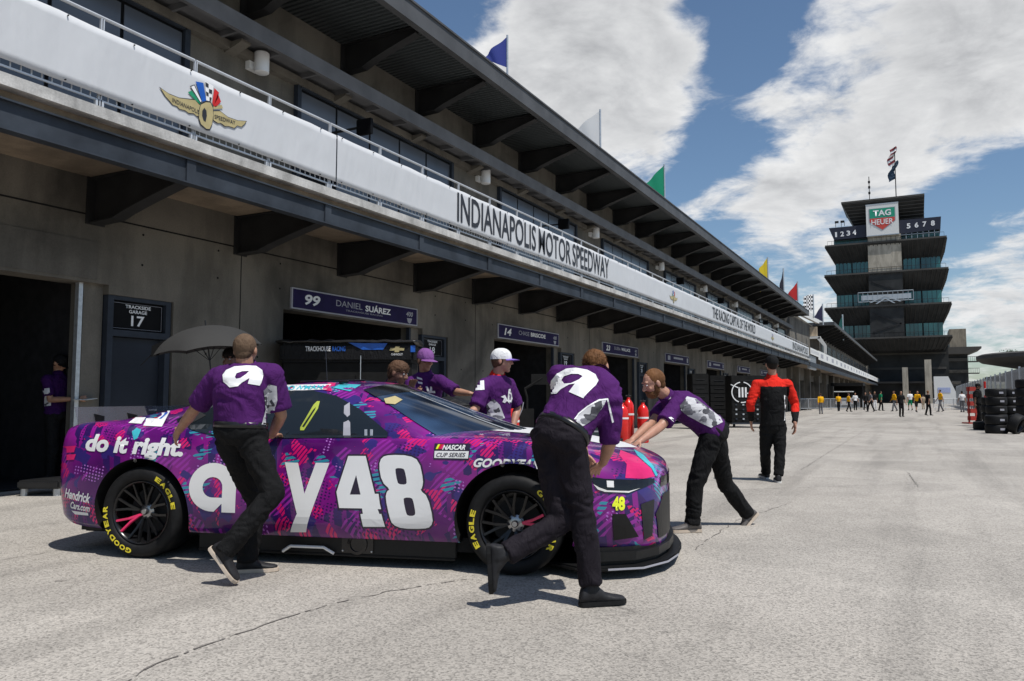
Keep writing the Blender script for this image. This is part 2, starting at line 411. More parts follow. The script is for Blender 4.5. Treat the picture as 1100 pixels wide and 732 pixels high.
for k in KS:
    for z in (3.05, 3.5):
        for yy in (d_ for d_ in (D(k)+.2, D(k)+1.6, D(k)+3.0)): b.cyl((XW-.02, yy+.3, z+.1), (XW+.005, yy+.3, z+.1), .018, n=8)
    for z in (.9, 1.9): 
        for yy in (1.7, 2.8): b.cyl((XW-.02, D(k)+yy, z), (XW+.005, D(k)+yy, z), .018, n=8)
b.build('tie_hole', MAT['matte_black'], GB)
b = MB(); b.box((XW, 3.2, 2.83), (XW+.012, 6.9, 3.36)); b.build('wall_patch', concrete('concrete_patch', (.12, .11, .095)), GB)
# interior
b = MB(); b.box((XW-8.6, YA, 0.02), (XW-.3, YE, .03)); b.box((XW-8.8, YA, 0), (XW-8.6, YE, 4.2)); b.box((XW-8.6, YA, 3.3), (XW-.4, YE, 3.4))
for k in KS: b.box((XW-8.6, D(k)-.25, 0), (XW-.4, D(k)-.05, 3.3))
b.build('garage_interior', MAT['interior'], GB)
for k in KS:      # rolled-up garage door and a rail
    b = MB(); y0, y1 = D(k)+3.4, D(k)+7.55
    b.cyl((XW-.45, y0, 2.98), (XW-.45, y1, 2.98), .14, n=10); b.build('rolled_door', MAT['steel_dark'], GB)
    b = MB(); b.box((XW-.2, y0-.0, 0), (XW-.12, y0+.06, 2.79)); m_ = MAT['galv'] if k == -1 else MAT['frame_paint']; b.build('door_track', m_, GB); b = MB(); b.box((XW-.2, y1-.06, 0), (XW-.12, y1, 2.79)); b.build('door_track', m_, GB)
# doors with number panels
NUMS = {0: '17', 1: '18', 2: '19', 3: '20', 4: '21', 5: '22', 6: '23', 7: '24', -1: '16', -2: '15'}
for k in KS:
    d = D(k); b = MB()
    for y0, y1, z0, z1 in ((d, d+.09, 0, 2.66), (d+.96, d+1.05, 0, 2.66), (d+.09, d+.96, 2.08, 2.17), (d+.09, d+.96, 2.6, 2.66)): b.box((XW-.28, y0, z0), (XW-.03, y1, z1))
    fr = b.build('door_frame', MAT['frame_paint'], GB)
    b = MB(); b.box((XW-.2, d+.1, .02), (XW-.15, d+.95, 2.07)); dr = b.build('door', MAT['door'], GB)
    b = MB(); b.cyl((XW-.15, d+.88, 1.02), (XW-.08, d+.88, 1.02), .015); b.cyl((XW-.09, d+.88, 1.02), (XW-.09, d+.76, 1.02), .012); b.build('handle', MAT['galv'], dr)
    s = empty('garage_number_sign', (XW-.1, d+.5, 2.2), 0, 'black garage sign with white number %s over its door' % NUMS[k], 'sign', 'numbered garage signs over the doors')
    b = MB(); b.box((XW-.12, d+.1, 2.18), (XW-.09, d+.95, 2.59)); b.build('board', MAT['sign_black'], s)
    b = MB(); m_ = .02
    for y0, y1, z0, z1 in ((d+.12, d+.93, 2.2, 2.204), (d+.12, d+.93, 2.566, 2.57), (d+.12, d+.124, 2.2, 2.57), (d+.926, d+.93, 2.2, 2.57)): b.box((XW-.09, y0, z0), (XW-.087, y1, z1))
    b.build('border', MAT['letter_grey'], s)
    for txt, z, h_, w_ in (('TRACKSIDE', 2.525, .05, .42), ('GARAGE', 2.455, .05, .3), (NUMS[k], 2.32, .155, .22)):
        place_text('lettering', txt, (XW-.086, d+.525, z), (0, 1, 0), (0, 0, 1), MAT['letter_white'], s, w_, h_, bold=.02)
# balcony
b = MB(); b.box((XB+.06, YA, 4.37), (XW, YE, 4.5)); b.build('balcony_slab', MAT['concrete_edge'], GB)
b = MB(); b.box((XB-.1, YA, 4.25), (XW, YE, 4.37)); b.build('soffit', MAT['soffit'], GB)
b = MB(); b.box((XB-.06, YA, 3.94), (XB-.02, YE, 4.25)); b.box((XB-.12, YA, 3.93), (XB+.03, YE, 3.95)); b.box((XB-.12, YA, 4.235), (XB+.03, YE, 4.255))
for i in range(31):
    y = 6.84+BP*(i-7); b.box((XB-.02, y-.07, 3.95), (XB+.01, y+.07, 4.235))
b.build('edge_beam', MAT['steel'], GB)
def bracket(y, x0, x1, zt, zb0, zb1, nm, w=.1):
    b = MB(); n = 6; bot = [(x0, zb0), (x0+(x1-x0)*.28, zb0+.02)] + [(x0+(x1-x0)*(.28+.72*i/n), zb0+.02+(zb1-zb0-.02)*(i/n)**.85) for i in range(1, n+1)]
    poly = [(x0, zt)] + bot + [(x1, zt)]
    b.prism([(p[0], y-.015, p[1]) for p in poly], (0, .03, 0))
    for (xa, za), (xb, zb) in zip(bot, bot[1:]): b.prism([(xa, y-w, za), (xb, y-w, zb), (xb, y-w, zb-.02), (xa, y-w, za-.02)], (0, 2*w, 0))
    b.box((x0-.0, y-w-.04, zb0-.03), (x0+.025, y+w+.04, zt)); b.box((x0, y-w, zt-.02), (x1, y+w, zt))
    return b.build(nm, MAT['steel_dark'], GB)
for i in range(31):
    y = 6.84+BP*(i-7)
    if YA < y < YE:
        bracket(y, XW, XB-.12, 4.245, 3.62, 3.97, 'balcony_bracket'); bracket(y, XW, XB-.12, 8.3, 7.74, 8.18, 'roof_bracket')
# balcony railing
for i in range(-10, 32):
    y0 = 6.87+2.62*(i-1)
    if y0 < -9 or y0+2.62 > YE+.5: continue
    b = MB()
    for yy in (y0, y0+1.31):
        b.box((XB-.03, yy-.022, 4.5), (XB+.0, yy-.008, 5.57)); b.box((XB-.03, yy+.008, 4.5), (XB+.0, yy+.022, 5.57))
        b.box((XB-.04, yy-.05, 4.4), (XB+.0, yy+.05, 4.6))
    b.cyl((XB-.015, y0, 5.57), (XB-.015, y0+2.6, 5.57), .021, n=8); b.box((XB-.03, y0, 4.585), (XB-.01, y0+2.6, 4.605)); b.box((XB-.03, y0, 5.38), (XB-.01, y0+2.6, 5.4))
    if y0 < 45:
        yy = y0+.1
        while yy < y0+2.6: b.box((XB-.026, yy-.006, 4.6), (XB-.014, yy+.006, 5.38)); yy += .11
    b.build('railing', MAT['rail'], GB)
# upper storey
for k in range(-2, 8):
    y0, y1 = D(k)+3.62, D(k)+8.95
    if k == 7: y1 = YE-.6
    b = MB(); b.box((XW+.0, y0, 4.5), (XW+.03, y1, 6.95)); f = b.build('window', MAT['sign_black'], GB)
    b = MB(); n = 5
    for i in range(n):
        a = y0+.04+(y1-y0-.04)*i/n; c = y0+(y1-y0-.04)*(i+1)/n
        zb = 6.12 if i == 0 and k % 2 == 0 else 4.6
        b.box((XW+.03, a+.01, zb), (XW+.045, c-.01, 6.9))
    b.build('pane', MAT['panel'], f)
    b = MB()
    for y in (y0-.02, y1+.02): b.box((XW, y-.05, 4.5), (XW+.1, y+.05, 6.98))
    b.box((XW, y0, 6.95), (XW+.1, y1, 7.0)); b.build('frame', MAT['frame_paint'], f)
b = MB(); b.box((XW, YA, 6.98), (XW+.14, YE, 7.12))
for i in range(31):
    y = 6.84+BP*(i-7)
    b.prism([(XW, y-.45, 6.94), (XW, y-.45, 7.1), (XW+.4, y-.45, 7.1), (XW+.4, y-.45, 7.06)], (0, .2, 0))
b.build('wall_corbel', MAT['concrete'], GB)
b = MB(); b.box((XW, YA, 7.2), (XW+.62, YE, 7.24)); b.box((XW+.58, YA, 7.06), (XW+.66, YE, 7.34))
for i in range(90):
    y = YA+i*.95; b.box((XW, y, 7.1), (XW+.6, y+.05, 7.2))
b.build('cable_tray', MAT['ledge'], GB)
# roof
b = MB(); b.box((XB+.0, YA, 8.33), (XW-9, YE+.2, 8.4)); b.build('roof', MAT['deck'], GB)
b = MB(); b.box((XB+.04, YA, 8.2), (XB+.0, YE+.2, 8.56)); b.box((XB+.07, YA, 8.56), (XB-.3, YE+.2, 8.6)); b.box((XB-.08, YA, 8.185), (XB+.06, YE+.2, 8.2)); b.box((XB+.04, YE+.2, 8.2), (XW-9, YE+.24, 8.56))
b.build('roof_edge', MAT['fascia'], GB)

# banners
def banner(name, y0, y1, label):
    root = empty(name, (XB+.03, (y0+y1)/2, 4.62), 0, label, 'banner', 'white banners along the balcony railing')
    ny = int((y1-y0)/.12); nz_ = 8; b = MB(); V = []
    for side in (0, 1):
        for j in range(nz_+1):
            for i in range(ny+1):
                y = y0+(y1-y0)*i/ny; z = 4.64+.775*j/nz_
                sag = -.012*abs(math.sin((y-y0)*math.pi/1.0))*(1 if j == nz_ else (-.6 if j == 0 else 0))
                x = XB+.03+.006*noise.noise(Vector((y*1.1, z*2.2, 3)))+.004*noise.noise(Vector((y*2.5+z*4, z*5, 3))) - side*.004
                V.append((x, y, z+sag))
    n = (ny+1)*(nz_+1); Fs = []
    for j in range(nz_):
        for i in range(ny):
            a = j*(ny+1)+i; Fs.append((a, a+1, a+ny+2, a+ny+1)); Fs.append((n+a, n+a+ny+1, n+a+ny+2, n+a+1))
    for i in range(ny):
        Fs.append((i, n+i, n+i+1, i+1)); a = nz_*(ny+1)+i; Fs.append((a, a+1, n+a+1, n+a))
    b.add(V, Fs); sh = b.build('sheet', MAT['vinyl'], root, smooth=True)
    b = MB(); y = y0+.1
    while y < min(y1, 25):
        for z in (4.665, 5.39): b.cyl((XB+.05, y, z), (XB+.035, y, z), .009, n=6)
        y += .82
    b.build('eyelet', MAT['steel_dark'], root); return root
BX = XB+.041
bn1 = banner('banner', -4, 9.6, 'white vinyl banner carrying the large winged wheel emblem')
bn2 = banner('banner', 9.63, YE-.6, 'very long white vinyl banner lettered INDIANAPOLIS MOTOR SPEEDWAY')
def btext(s, y0, y1, z, h, **kw): return place_text('lettering', s, (BX, (y0+y1)/2, z), (0, 1, 0), (0, 0, 1), MAT['letter'], bn2, y1-y0, h, **kw)
btext('INDIANAPOLIS MOTOR SPEEDWAY', 13.3, 22.02, 5.055, .61, bold=.012, word=.75)
btext('THE RACING CAPITAL OF THE WORLD', 35.3, 45.7, 5.05, .5, bold=.01, word=.8)
btext('INDIANAPOLIS', 60.5, 69.2, 5.05, .55, bold=.01)
# winged wheel emblem, outlines in photograph pixels laid on the banner's plane
def zz(x, y): return (40+x/4.583, 80+y/4.583)
EMB = dict(
 lw=('gold', [(607,68),(650,98),(700,118),(780,128),(805,150),(800,205),(785,205),(770,192),(745,190),(730,178),(700,170),(690,158),(668,150),(650,128),(632,108)]),
 rw=('gold', [(868,182),(900,182),(940,212),(985,228),(1028,232),(1020,245),(1005,258),(985,252),(970,264),(945,255),(925,255),(905,240),(890,240),(868,225)]),
 wheel=('gold', [(805,150),(830,138),(852,140),(864,165),(866,200),(860,245),(848,270),(832,268),(806,245),(796,215),(797,180)]),
 hub=('letter', [(812,180),(822,165),(832,180),(834,205),(828,235),(818,228),(811,205)]),
 g=('green', [(742,88),(760,80),(806,140),(800,152)]), w1=('letter', [(752,58),(775,50),(812,135),(804,145)]), w2=('letter_white', [(757,62),(772,55),(808,132),(804,138)]),
 bl=('blue', [(780,35),(818,42),(832,130),(812,135)]), k=('letter_white', [(825,32),(868,58),(856,135),(832,128)]),
 k1=('letter', [(827,38),(843,48),(843,68),(829,60)]), k2=('letter', [(845,72),(861,78),(860,98),(845,92)]), k3=('letter', [(830,84),(843,92),(843,110),(832,104)]), k4=('letter', [(848,112),(858,116),(855,132),(848,130)]),
 r=('red', [(872,68),(895,90),(888,120),(868,155),(862,140)]), r2=('red', [(890,95),(905,135),(880,162),(868,158)]), e=('gold', [(866,160),(908,150),(915,168),(868,172)]))
def emblem(parent, dy=None, y=0, flipz=1, scale=1, X=BX):
    c0 = px_(*zz(830, 155), X); res = {}
    for i, (kk, (m, pts)) in enumerate(EMB.items()):
        lo = [px_(*zz(*p), X) for p in pts]; lo = [((p.y-c0.y)*scale, (p.z-c0.z)*scale) for p in lo]
        me = poly_mesh([lo]); lay = {'hub': .004, 'wheel': .002}.get(kk, .002 if kk[0] in 'w' and len(kk) == 2 and kk != 'w1' else (.003 if len(kk) == 2 and kk[0] == 'k' else 0.0))
        oy = c0.y if dy is None else y
        me.transform(frame(Vector((X+lay, oy, c0.z if dy is None else 5.03)), (0, 1, 0), (0, 0, 1))); res.setdefault(m, []).append(me)
        if kk in ('lw', 'rw', 'wheel'):
            cx = sum(p[0] for p in lo)/len(lo); cy = sum(p[1] for p in lo)/len(lo)
            me2 = poly_mesh([[((p[0]-cx)*1.06+cx, (p[1]-cy)*1.12+cy) for p in lo]]); me2.transform(frame(Vector((X+lay-.0012, oy, c0.z if dy is None else 5.03)), (0, 1, 0), (0, 0, 1))); res.setdefault('letter', []).append(me2)
    if dy is None:
        for s_, a_, b_ in (('INDIANAPOLIS', (665, 122), (798, 184)), ('SPEEDWAY', (872, 208), (975, 240))):
            A, B_ = px_(*zz(*a_), X), px_(*zz(*b_), X); u = (B_-A).normalized(); me = fit(text_mesh(s_, bold=.01), (B_-A).length, .055)
            me.transform(frame((A+B_)/2+Vector((.003, 0, -.01 if s_[0] == 'I' else .0)), u, Vector((1, 0, 0)).cross(u))); res.setdefault('letter', []).append(me)
    for m, L_ in res.items(): join_me(L_).build('emblem', MAT[m], parent)
emblem(bn1)
emblem(bn2, 1, 29.0, 1, .78); emblem(bn2, 1, 51.6, 1, .78)
# sconces, blade signs
for i, k in enumerate(range(-1, 8)):
    y = D(k)+2.5+.03; b = MB(); r = empty('wall_sconce', (XW, y, 6.8), 0, 'white cylinder sconce on the upper wall, %s counting away along the balcony' % ORD[i], 'wall light', 'white cylinder sconces on the upper wall')
    b.box((XW, y-.16, 6.84), (XW+.1, y+.06, 7.12)); b.build('back_plate', MAT['white'], r)
    b = MB(); b.lathe([(0, 0), (.11, 0), (.125, .01), (.125, .35), (.11, .36), (0, .36)], (XW+.22, y, 6.78)); o = b.build('shade', MAT['white'], r, auto=40)
for i, y in enumerate((11.55, 20.9, 33.6, 41.5, 55)):
    r = empty('hanging_sign', (-9.1, y, 6.1), 0, 'small black box sign hanging over the balcony, %s counting away' % ORD[i], 'sign', 'small black signs hanging over the balcony')
    b = MB(); b.box((-9.32, y-.04, 6.16), (-8.98, y+.04, 6.46)); b.build('board', MAT['sign_black'], r, bevel=.006)
    b = MB(); b.box((-9.32, y-.015, 6.30), (XW+.03, y+.015, 6.34)); b.build('wall_arm', MAT['steel_dark'], r)
    for z, s_ in ((6.37, 'SUITE'), (6.27, 'A%d' % (i+1))): pass
# driver boards
BOARDS = {0: ('99', 'DANIEL ', 'SUÁREZ', 'TRACKHOUSE RACING'), 1: ('14', 'CHASE ', 'BRISCOE', 'RACING'), 2: ('23', 'BUBBA ', 'WALLACE', 'RACING'), 3: ('54', 'TY ', 'GIBBS', 'RACING'), 4: ('45', 'TYLER ', 'REDDICK', 'RACING'), 5: ('20', 'C. ', 'BELL', 'RACING'), 6: ('11', 'D. ', 'HAMLIN', 'RACING')}
for k, (num, a, c, sub) in BOARDS.items():
    if k > 2: num = ''
    y0 = D(k)+3.56; y1 = y0+4.02; z0, z1 = 2.82, 3.21
    r = empty('name_board', (XW, (y0+y1)/2, z0), 0, ('dark purple board numbered %s above a garage opening' % num) if num else 'dark purple name board too far to read, above the %s garage opening from the camera' % ORD[k], 'sign', 'purple name boards above the garage openings')
    b = MB(); b.box((XW, y0, z0), (XW+.04, y1, z1)); b.build('border', MAT['letter_grey'], r)
    b = MB(); b.box((XW+.04, y0+.035, z0+.025), (XW+.044, y1-.035, z1-.025)); b.build('panel', MAT['navy'], r)
    X = XW+.047; T = lambda s_, y, z, w_, h_, m='letter_white', **kw: place_text('lettering', s_, (X, y, z), (0, 1, 0), (0, 0, 1), MAT[m], r, w_, h_, **kw)
    T(num, y0+.55, 3.02, .42, .2, bold=.03, shear=.2) if k < 3 else None
    if k >= 3:      # too small and blurred to read: plain light strokes
        b = MB(); b.box((X-.002, y0+.35, 2.92), (X, y0+.75, 3.12)); b.box((X-.002, y0+1.3, 3.0), (X, y0+2.9, 3.09)); b.box((X-.002, y1-.42, 2.9), (X, y1-.2, 3.12)); b.build('mark', MAT['letter_grey'], r); continue
    wa = .135*len(a.strip()); wc = .145*len(c); s0 = (y0+y1)/2-(wa+wc+.1)/2+.1
    T(a.strip(), s0+wa/2, 3.05, wa, .12, 'letter_grey'); T(c, s0+wa+.1+wc/2, 3.05, wc, .12 if 'Á' not in c else .155, bold=.03)
    if k == 0: T(sub, (y0+y1)/2+.1, 2.93, 1.2, .035, 'letter_grey')
    T('400', y1-.32, 3.06, .26, .11, 'letter_grey', bold=.03, shear=.2)
    b = MB(); b.prism([(X-.002, y1-.42, 2.97), (X-.002, y1-.22, 2.97), (X-.002, y1-.26, 2.88), (X-.002, y1-.32, 2.85), (X-.002, y1-.38, 2.88)], (.002, 0, 0)); b.build('badge', MAT['letter_grey'], r)
# flags on the roof edge
t = NT('check_cloth'); t.set(Base_Color=t.node('ShaderNodeTexChecker', i_Vector=t.obj, i_Scale=5.5, i_Color1=(.8, .8, .8, 1), i_Color2=(.02, .02, .02, 1)).outputs[0], Roughness=.8); MAT['check'] = t.m
def cloth(name, c, tr=.3):
    t = NT(name); t.set(Base_Color=c, Roughness=.8); tr_ = t.node('ShaderNodeBsdfTranslucent', i_Color=(*c, 1)); mxs = t.node('ShaderNodeMixShader', i_0=tr)
    t.t.links.new(t.b.outputs[0], mxs.inputs[1]); t.t.links.new(tr_.outputs[0], mxs.inputs[2]); t.t.links.new(mxs.outputs[0], t.n['Material Output'].inputs[0]); return t.m
FL = [((545, 82), (545, 38), 'blue', (.03, .05, .28), .62, .62), ((645, 155), (645, 118), 'white', (.7, .7, .7), 1.0, .75), ((714, 206), (714, 177), 'green', (.0, .27, .14), .95, .8), ((825, 298), (826, 278), 'yellow', (.7, .52, .02), .6, .9),
      ((842, 310), (843, 290), 'black', (.02, .02, .035), .35, .95), ((857, 318), (857, 303), 'red', (.5, .02, .02), 1.0, .8), ((874, 336), (874, 317), 'checkered', None, 1.0, .8), ((884, 342), (884, 327), 'navy', (.02, .02, .06), 1.0, .85), ((905, 352), (905, 338), 'dark green', (.01, .1, .09), .9, .85)]
for i, (pb, pt, nm, c, ln, hh) in enumerate(FL):
    X = XB-.25; A = px_(*pb, X); T_ = px_(*pt, X); y = A.y
    if i == 8: y = T_.y
    r = empty('flag', (X, y, 8.6), 0, '%s triangular flag on a thin pole on the garage roof edge' % nm if i != 6 else 'black and white checkered flag on a thin pole on the roof edge', 'flag', 'flags along the garage roof edge')
    zt = T_.z; b = MB(); b.cyl((X, y, 8.56), (X, y, zt), .016+.0006*y, n=8); b.build('pole', MAT['galv'], r)
    m = MAT['check'] if c is None else cloth('cloth_'+nm.replace(' ', '_'), c)
    n = 14; H_ = (zt-8.6)*hh; V = []; sgn = -1
    for j in range(9):
        for q in range(n+1):
            u = q/n; v = j/8; 
            if i == 6 : zz_ = zt-.03-H_*v*.9-.2*u*u
            else: zz_ = zt-.03-H_*(u*.75+v*(1-u)) if nm != 'yellow' else zt-.03-H_*(v+.5*u)
            off = .06*math.sin(u*9+v*2+i)*u
            V.append((X-.8*u*ln+off*.5, y-u*ln*.6+off, zz_))
    b = MB(); b.add(V, [(j*(n+1)+q, j*(n+1)+q+1, (j+1)*(n+1)+q+1, (j+1)*(n+1)+q) for j in range(8) for q in range(n)])
    o = b.build('cloth', m, r, smooth=True)
# ------------------------------------------------------------------ second garage building
G2 = empty('garage_building', (XW, 138, 0), 0, 'farther garage building with white trimmed balcony running up to the glass tower', 'garage building')
Y0, Y1 = 71.2, 200.0
b = MB(); b.box((XW-.4, Y0+2, 2.9), (XW, Y1, 9.0))
yy = Y0+3
while yy < Y1: b.box((XW-.4, yy, 0), (XW+.0, yy+1.6, 2.9)); b.box((XW, yy+.3, 0), (XW+.5, yy+1.0, 4.0)); yy += 7.9
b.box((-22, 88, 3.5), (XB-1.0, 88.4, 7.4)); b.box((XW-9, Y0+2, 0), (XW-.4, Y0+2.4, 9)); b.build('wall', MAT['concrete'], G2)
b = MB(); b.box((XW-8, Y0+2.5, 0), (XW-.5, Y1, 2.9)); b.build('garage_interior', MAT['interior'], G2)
b = MB(); b.box((XB-.1, Y0-.4, 4.1), (XW-.2, Y1+6, 4.3)); b.build('balcony_slab', MAT['soffit'], G2)
b = MB(); b.box((XB-.02, Y0, 3.9), (XB-.06, Y1+6, 4.3)); b.build('edge_beam', MAT['steel'], G2)
b = MB(); b.box((XB, Y0+6, 4.72), (XB+.03, Y1+6, 5.55)); b.box((XB, Y0, 4.95), (XB+.03, Y0+6, 5.5)); b.build('balcony_panel', MAT['offwhite'], G2)
b = MB(); yy = 79
while yy < 200: b.box((XB+.03, yy, 4.95), (XB+.036, yy+2.2*(1.0 if int(yy) % 2 else .6), 5.35)); yy += 5.2
yy = Y0+.5
while yy < Y0+6: b.box((XB+.03, yy, 5.1), (XB+.036, yy+.35, 5.35)); yy += .9
b.build('panel_mark', MAT['letter_grey'], G2)
b = MB(); b.box((XB-.3, Y0+.3, 3.7), (XB-.1, Y0+5, 4.9)); 
for i in range(9): b.box((XB-.1, Y0+.5+i*.5, 3.7), (XB-.05, Y0+.54+i*.5, 4.9))
b.build('grille', MAT['galv'], G2)
b = MB(); b.box((XB+.3, 90.5, 9.05), (XW-6, 186, 9.15)); b.build('roof', MAT['deck'], G2)
b = MB(); b.box((XB+.32, 90.3, 9.02), (XB+.26, 186, 9.36)); b.box((XB+.26, 90.3, 9.02), (XW-6, 90.36, 9.36)); b.build('roof_edge', MAT['fascia'], G2)
for i in range(30):
    y = 92+i*3.2; bb = MB(); bb.prism([(XW, y, 8.0), (XB+.2, y, 8.85), (XB+.2, y, 9.04), (XW, y, 9.04)], (0, .15, 0)); bb.build('roof_bracket', MAT['steel_dark'], G2)
b = MB(); b.box((-20, 87.9, 7.7), (XB-1.2, 88.3, 8.7)); b.build('parapet', concrete('tan_concrete', (.5, .4, .29), .15), G2)
b = MB(); b.box((-21, 87.6, 7.4), (XB-.9, 88.5, 7.66)); b.prism([(XB-1.2, 72, 8.7), (XB-1.2, 72, 9.5), (XB-1.2, 97, 9.95), (XB-1.2, 97, 9.4)], (-.3, 0, 0)); b.prism([(XB-.9, 87.6, 7.66), (XB-.3, 87.6, 6.7), (XB-.3, 87.6, 5.8), (XB-.55, 87.6, 5.8), (XB-.55, 87.6, 6.6), (XB-1.2, 87.6, 7.4)], (0, .3, 0)); b.build('white_trim', MAT['offwhite'], G2)
for i in range(16):
    y = 92+i*6.5; bb = MB(); bb.box((XW, y, 5.9), (XW+.04, y+4.2, 7.6)); bb.build('window', MAT['panel'], G2)
# ------------------------------------------------------------------ tower
TW = empty('observation_tower', (-6, 200, 0), 0, 'tall dark tower of stacked flared eaves and green glass with a big shield sign', 'tower')
YT = 190.0; gs_ = 193/190
MAT['eave'] = simple('eave_brown', (.075, .071, .065), .7, 0, .2, .3); MAT['tower_dark'] = simple('tower_dark', (.03, .031, .031), .6, 0, .4, .4)
MAT['rib'] = simple('rib_dark', (.04, .038, .036), .7); MAT['tower_conc'] = concrete('tower_concrete', (.42, .38, .31), .15, .3)
tiers = [(14.2, -18.6, 6.6, 0), (21.3, -18.6, 6.7, 1), (28.8, -18.4, 6.4, 2), (35.6, -18.1, 6.3, 3)]
for z, xa, xb, i in tiers:
    b = MB(); b.box((xa, YT, z), (xb, YT+22, z+.35)); b.build('eave_slab', MAT['eave'], TW)
    b = MB(); zl = z-3.7 if i else z-2.5; ia, ib, iy = -16.2, 5.0, YT+3.2
    b.add([(xa+.1, YT+.1, z), (xb-.1, YT+.1, z), (xb-.1, YT+21.8, z), (xa+.1, YT+21.8, z), (ia, iy, zl), (ib, iy, zl), (ib, YT+19, zl), (ia, YT+19, zl)], [(0, 1, 5, 4), (1, 2, 6, 5), (3, 0, 4, 7), (2, 3, 7, 6)])
    b.build('eave_soffit', MAT['tower_dark'], TW)
    b = MB()
    for k in range(28):
        u = k/27; xt = xa+.3+(xb-xa-.6)*u; xl = ia+(ib-ia)*u; b.prism([(xt-.08, YT+.05, z-.05), (xt+.08, YT+.05, z-.05), (xl+.08, iy-.05, zl), (xl-.08, iy-.05, zl)], (0, -.03, -.12))
    for s_, xo, xi in ((1, xb, ib), (-1, xa, ia)):
        for k in range(8):
            u = k/8; x1_ = xo+(xi-xo)*u; b.box((x1_-.1, YT+.2+u*3, z-(z-zl)*u-.14), (x1_+.1, YT+20, z-(z-zl)*u-.04))
    b.build('soffit_rib', MAT['rib'], TW)
    if i:
        b = MB(); zb = tiers[i-1][0]+.35; b.box((-16.2, YT+3.4, zb), (5.0, YT+18, zl+.2)); b.build('dark_storey', MAT['tower_dark'], TW)
    if i:
        zb = tiers[i-1][0]+.35
        for xa_, xb_ in ((-16.2, -12.9), (-12.6, -9.4), (-2.2, 1.0), (1.3, 5.0)):
            b = MB(); b.box((xa_, YT+3.1, zb), (xb_, YT+3.3, zb+3.0)); w_ = b.build('window', MAT['green_glass'], TW)
            b = MB(); b.box((xa_, YT+3.05, zb+2.96), (xb_, YT+3.34, zb+3.08))
            for q in range(1, 4): b.box((xa_+(xb_-xa_)*q/4-.03, YT+3.04, zb), (xa_+(xb_-xa_)*q/4+.03, YT+3.3, zb+3.0))
            b.build('frame', MAT['steel_dark'], w_)
    b = MB()
    for k in range(26): b.box((xa+.5+k*(xb-xa-1)/25, YT+.3, z+.35), (xa+.55+k*(xb-xa-1)/25, YT+.34, z+1.2))
    b.box((xa+.5, YT+.3, z+1.2), (xb-.5, YT+.35, z+1.27)); b.build('railing', MAT['steel_dark'], TW)
b = MB(); b.box((-16.4, YT+2.6, 35.95), (5.0, YT+16, 37.5)); b.build('upper_glass', MAT['green_glass'], TW)
MAT['fascia_navy'] = simple('fascia_navy', (.012, .014, .03), .5)
b = MB(); b.prism([(-17.2, YT+.6, 40.0), (-8.9, YT+.6, 40.0), (-8.9, YT+.6, 37.2), (-16.2, YT+.6, 37.2)], (0, 14, 0)); b.prism([(-2.9, YT+.6, 40.3), (5.4, YT+.6, 40.3), (5.2, YT+.6, 37.6), (-2.9, YT+.6, 37.2)], (0, 14, 0)); b.build('number_fascia', MAT['fascia_navy'], TW)
b = MB()
for k in range(7): b.box((-2.6+k*1.1, YT+.7, 35.95), (-2.5+k*1.1, YT+.8, 37.5))
b.box((-2.6, YT+.7, 36.9), (5, YT+.8, 37.05)); b.build('gallery_rail', MAT['galv'], TW)
for j, (x, z) in enumerate([(-15.7, 38.35), (-14.4, 38.4), (-13.1, 38.45), (-11.85, 38.5), (-.9, 38.85), (.65, 38.9), (2.2, 38.95), (3.8, 39.0)]):
    place_text('number', str(j+1), (x, YT+.55, z), (1, 0, 0), (0, 0, 1), MAT['letter_white'], TW, .4 if j == 0 else .75, 1.15, bold=.03)
b = MB(); b.box((-9.2, YT+.4, 14.6), (-2.5, YT+10, 37.3)); b.build('core_wall', MAT['tower_conc'], TW)
b = MB()
for z0, z1 in ((14.6, 21.2), (21.7, 28.6)): b.box((-9.25, YT+.3, z0), (-2.45, YT+.38, z1))
b.build('stair_void', MAT['tower_dark'], TW)
b = MB()
for z0 in (14.6, 21.7):
    for q in range(2): b.prism([(-8.6, YT+.2, z0+1+q*3), (-8.6, YT+.2, z0+1.4+q*3), (-3, YT+.2, z0+3+q*3), (-3, YT+.2, z0+2.6+q*3)] if q == 0 else [(-3, YT+.2, z0+2.6), (-3, YT+.2, z0+3.), (-8.6, YT+.2, z0+5.6), (-8.6, YT+.2, z0+5.2)], (0, .08, 0))
b.build('stair', MAT['steel_dark'], TW)
b = MB(); b.box((-14.4, YT, 45.2), (2.4, YT+16, 45.6)); b.build('top_roof', MAT['eave'], TW)
b = MB(); b.add([(-14.3, YT+.1, 45.2), (2.3, YT+.1, 45.2), (2.3, YT+15, 45.2), (-14.3, YT+15, 45.2), (-12, YT+4, 40.3), (2.2, YT+4, 41), (2.2, YT+12, 41), (-12, YT+12, 40.3)], [(0, 1, 5, 4), (1, 2, 6, 5), (3, 0, 4, 7), (2, 3, 7, 6)]); b.box((-12, YT+4, 37), (2.2, YT+12, 41)); b.build('top_soffit', MAT['tower_dark'], TW)
b = MB()
for k in range(7):
    u = k/7; z = 45.1-4.6*u; b.box((-14.2+2.2*u, YT+.1+3.8*u, z-.16), (2.25, YT+.3+3.8*u, z))
b.build('top_louvre', MAT['eave'], TW)
b = MB(); b.box((-8.6, YT+1, 45.6), (-8.45, YT+1.15, 51)); b.box((-3.25, YT+1, 45.6), (-3.05, YT+1.2, 57)); b.box((-13.9, YT+.3, 40.1), (-13.8, YT+.4, 41.2))
for x in (-15.8, -14.6): b.box((x, YT+.8, 40.1), (x+.1, YT+.9, 41.2)); b.box((x-.1, YT+.7, 41), (x+.7, YT+.9, 41.5))
for z in (47, 48.3, 49.5): b.box((-8.75, YT+.9, z), (-8.3, YT+1.25, z+.5))
b.build('mast', MAT['steel_dark'], TW)
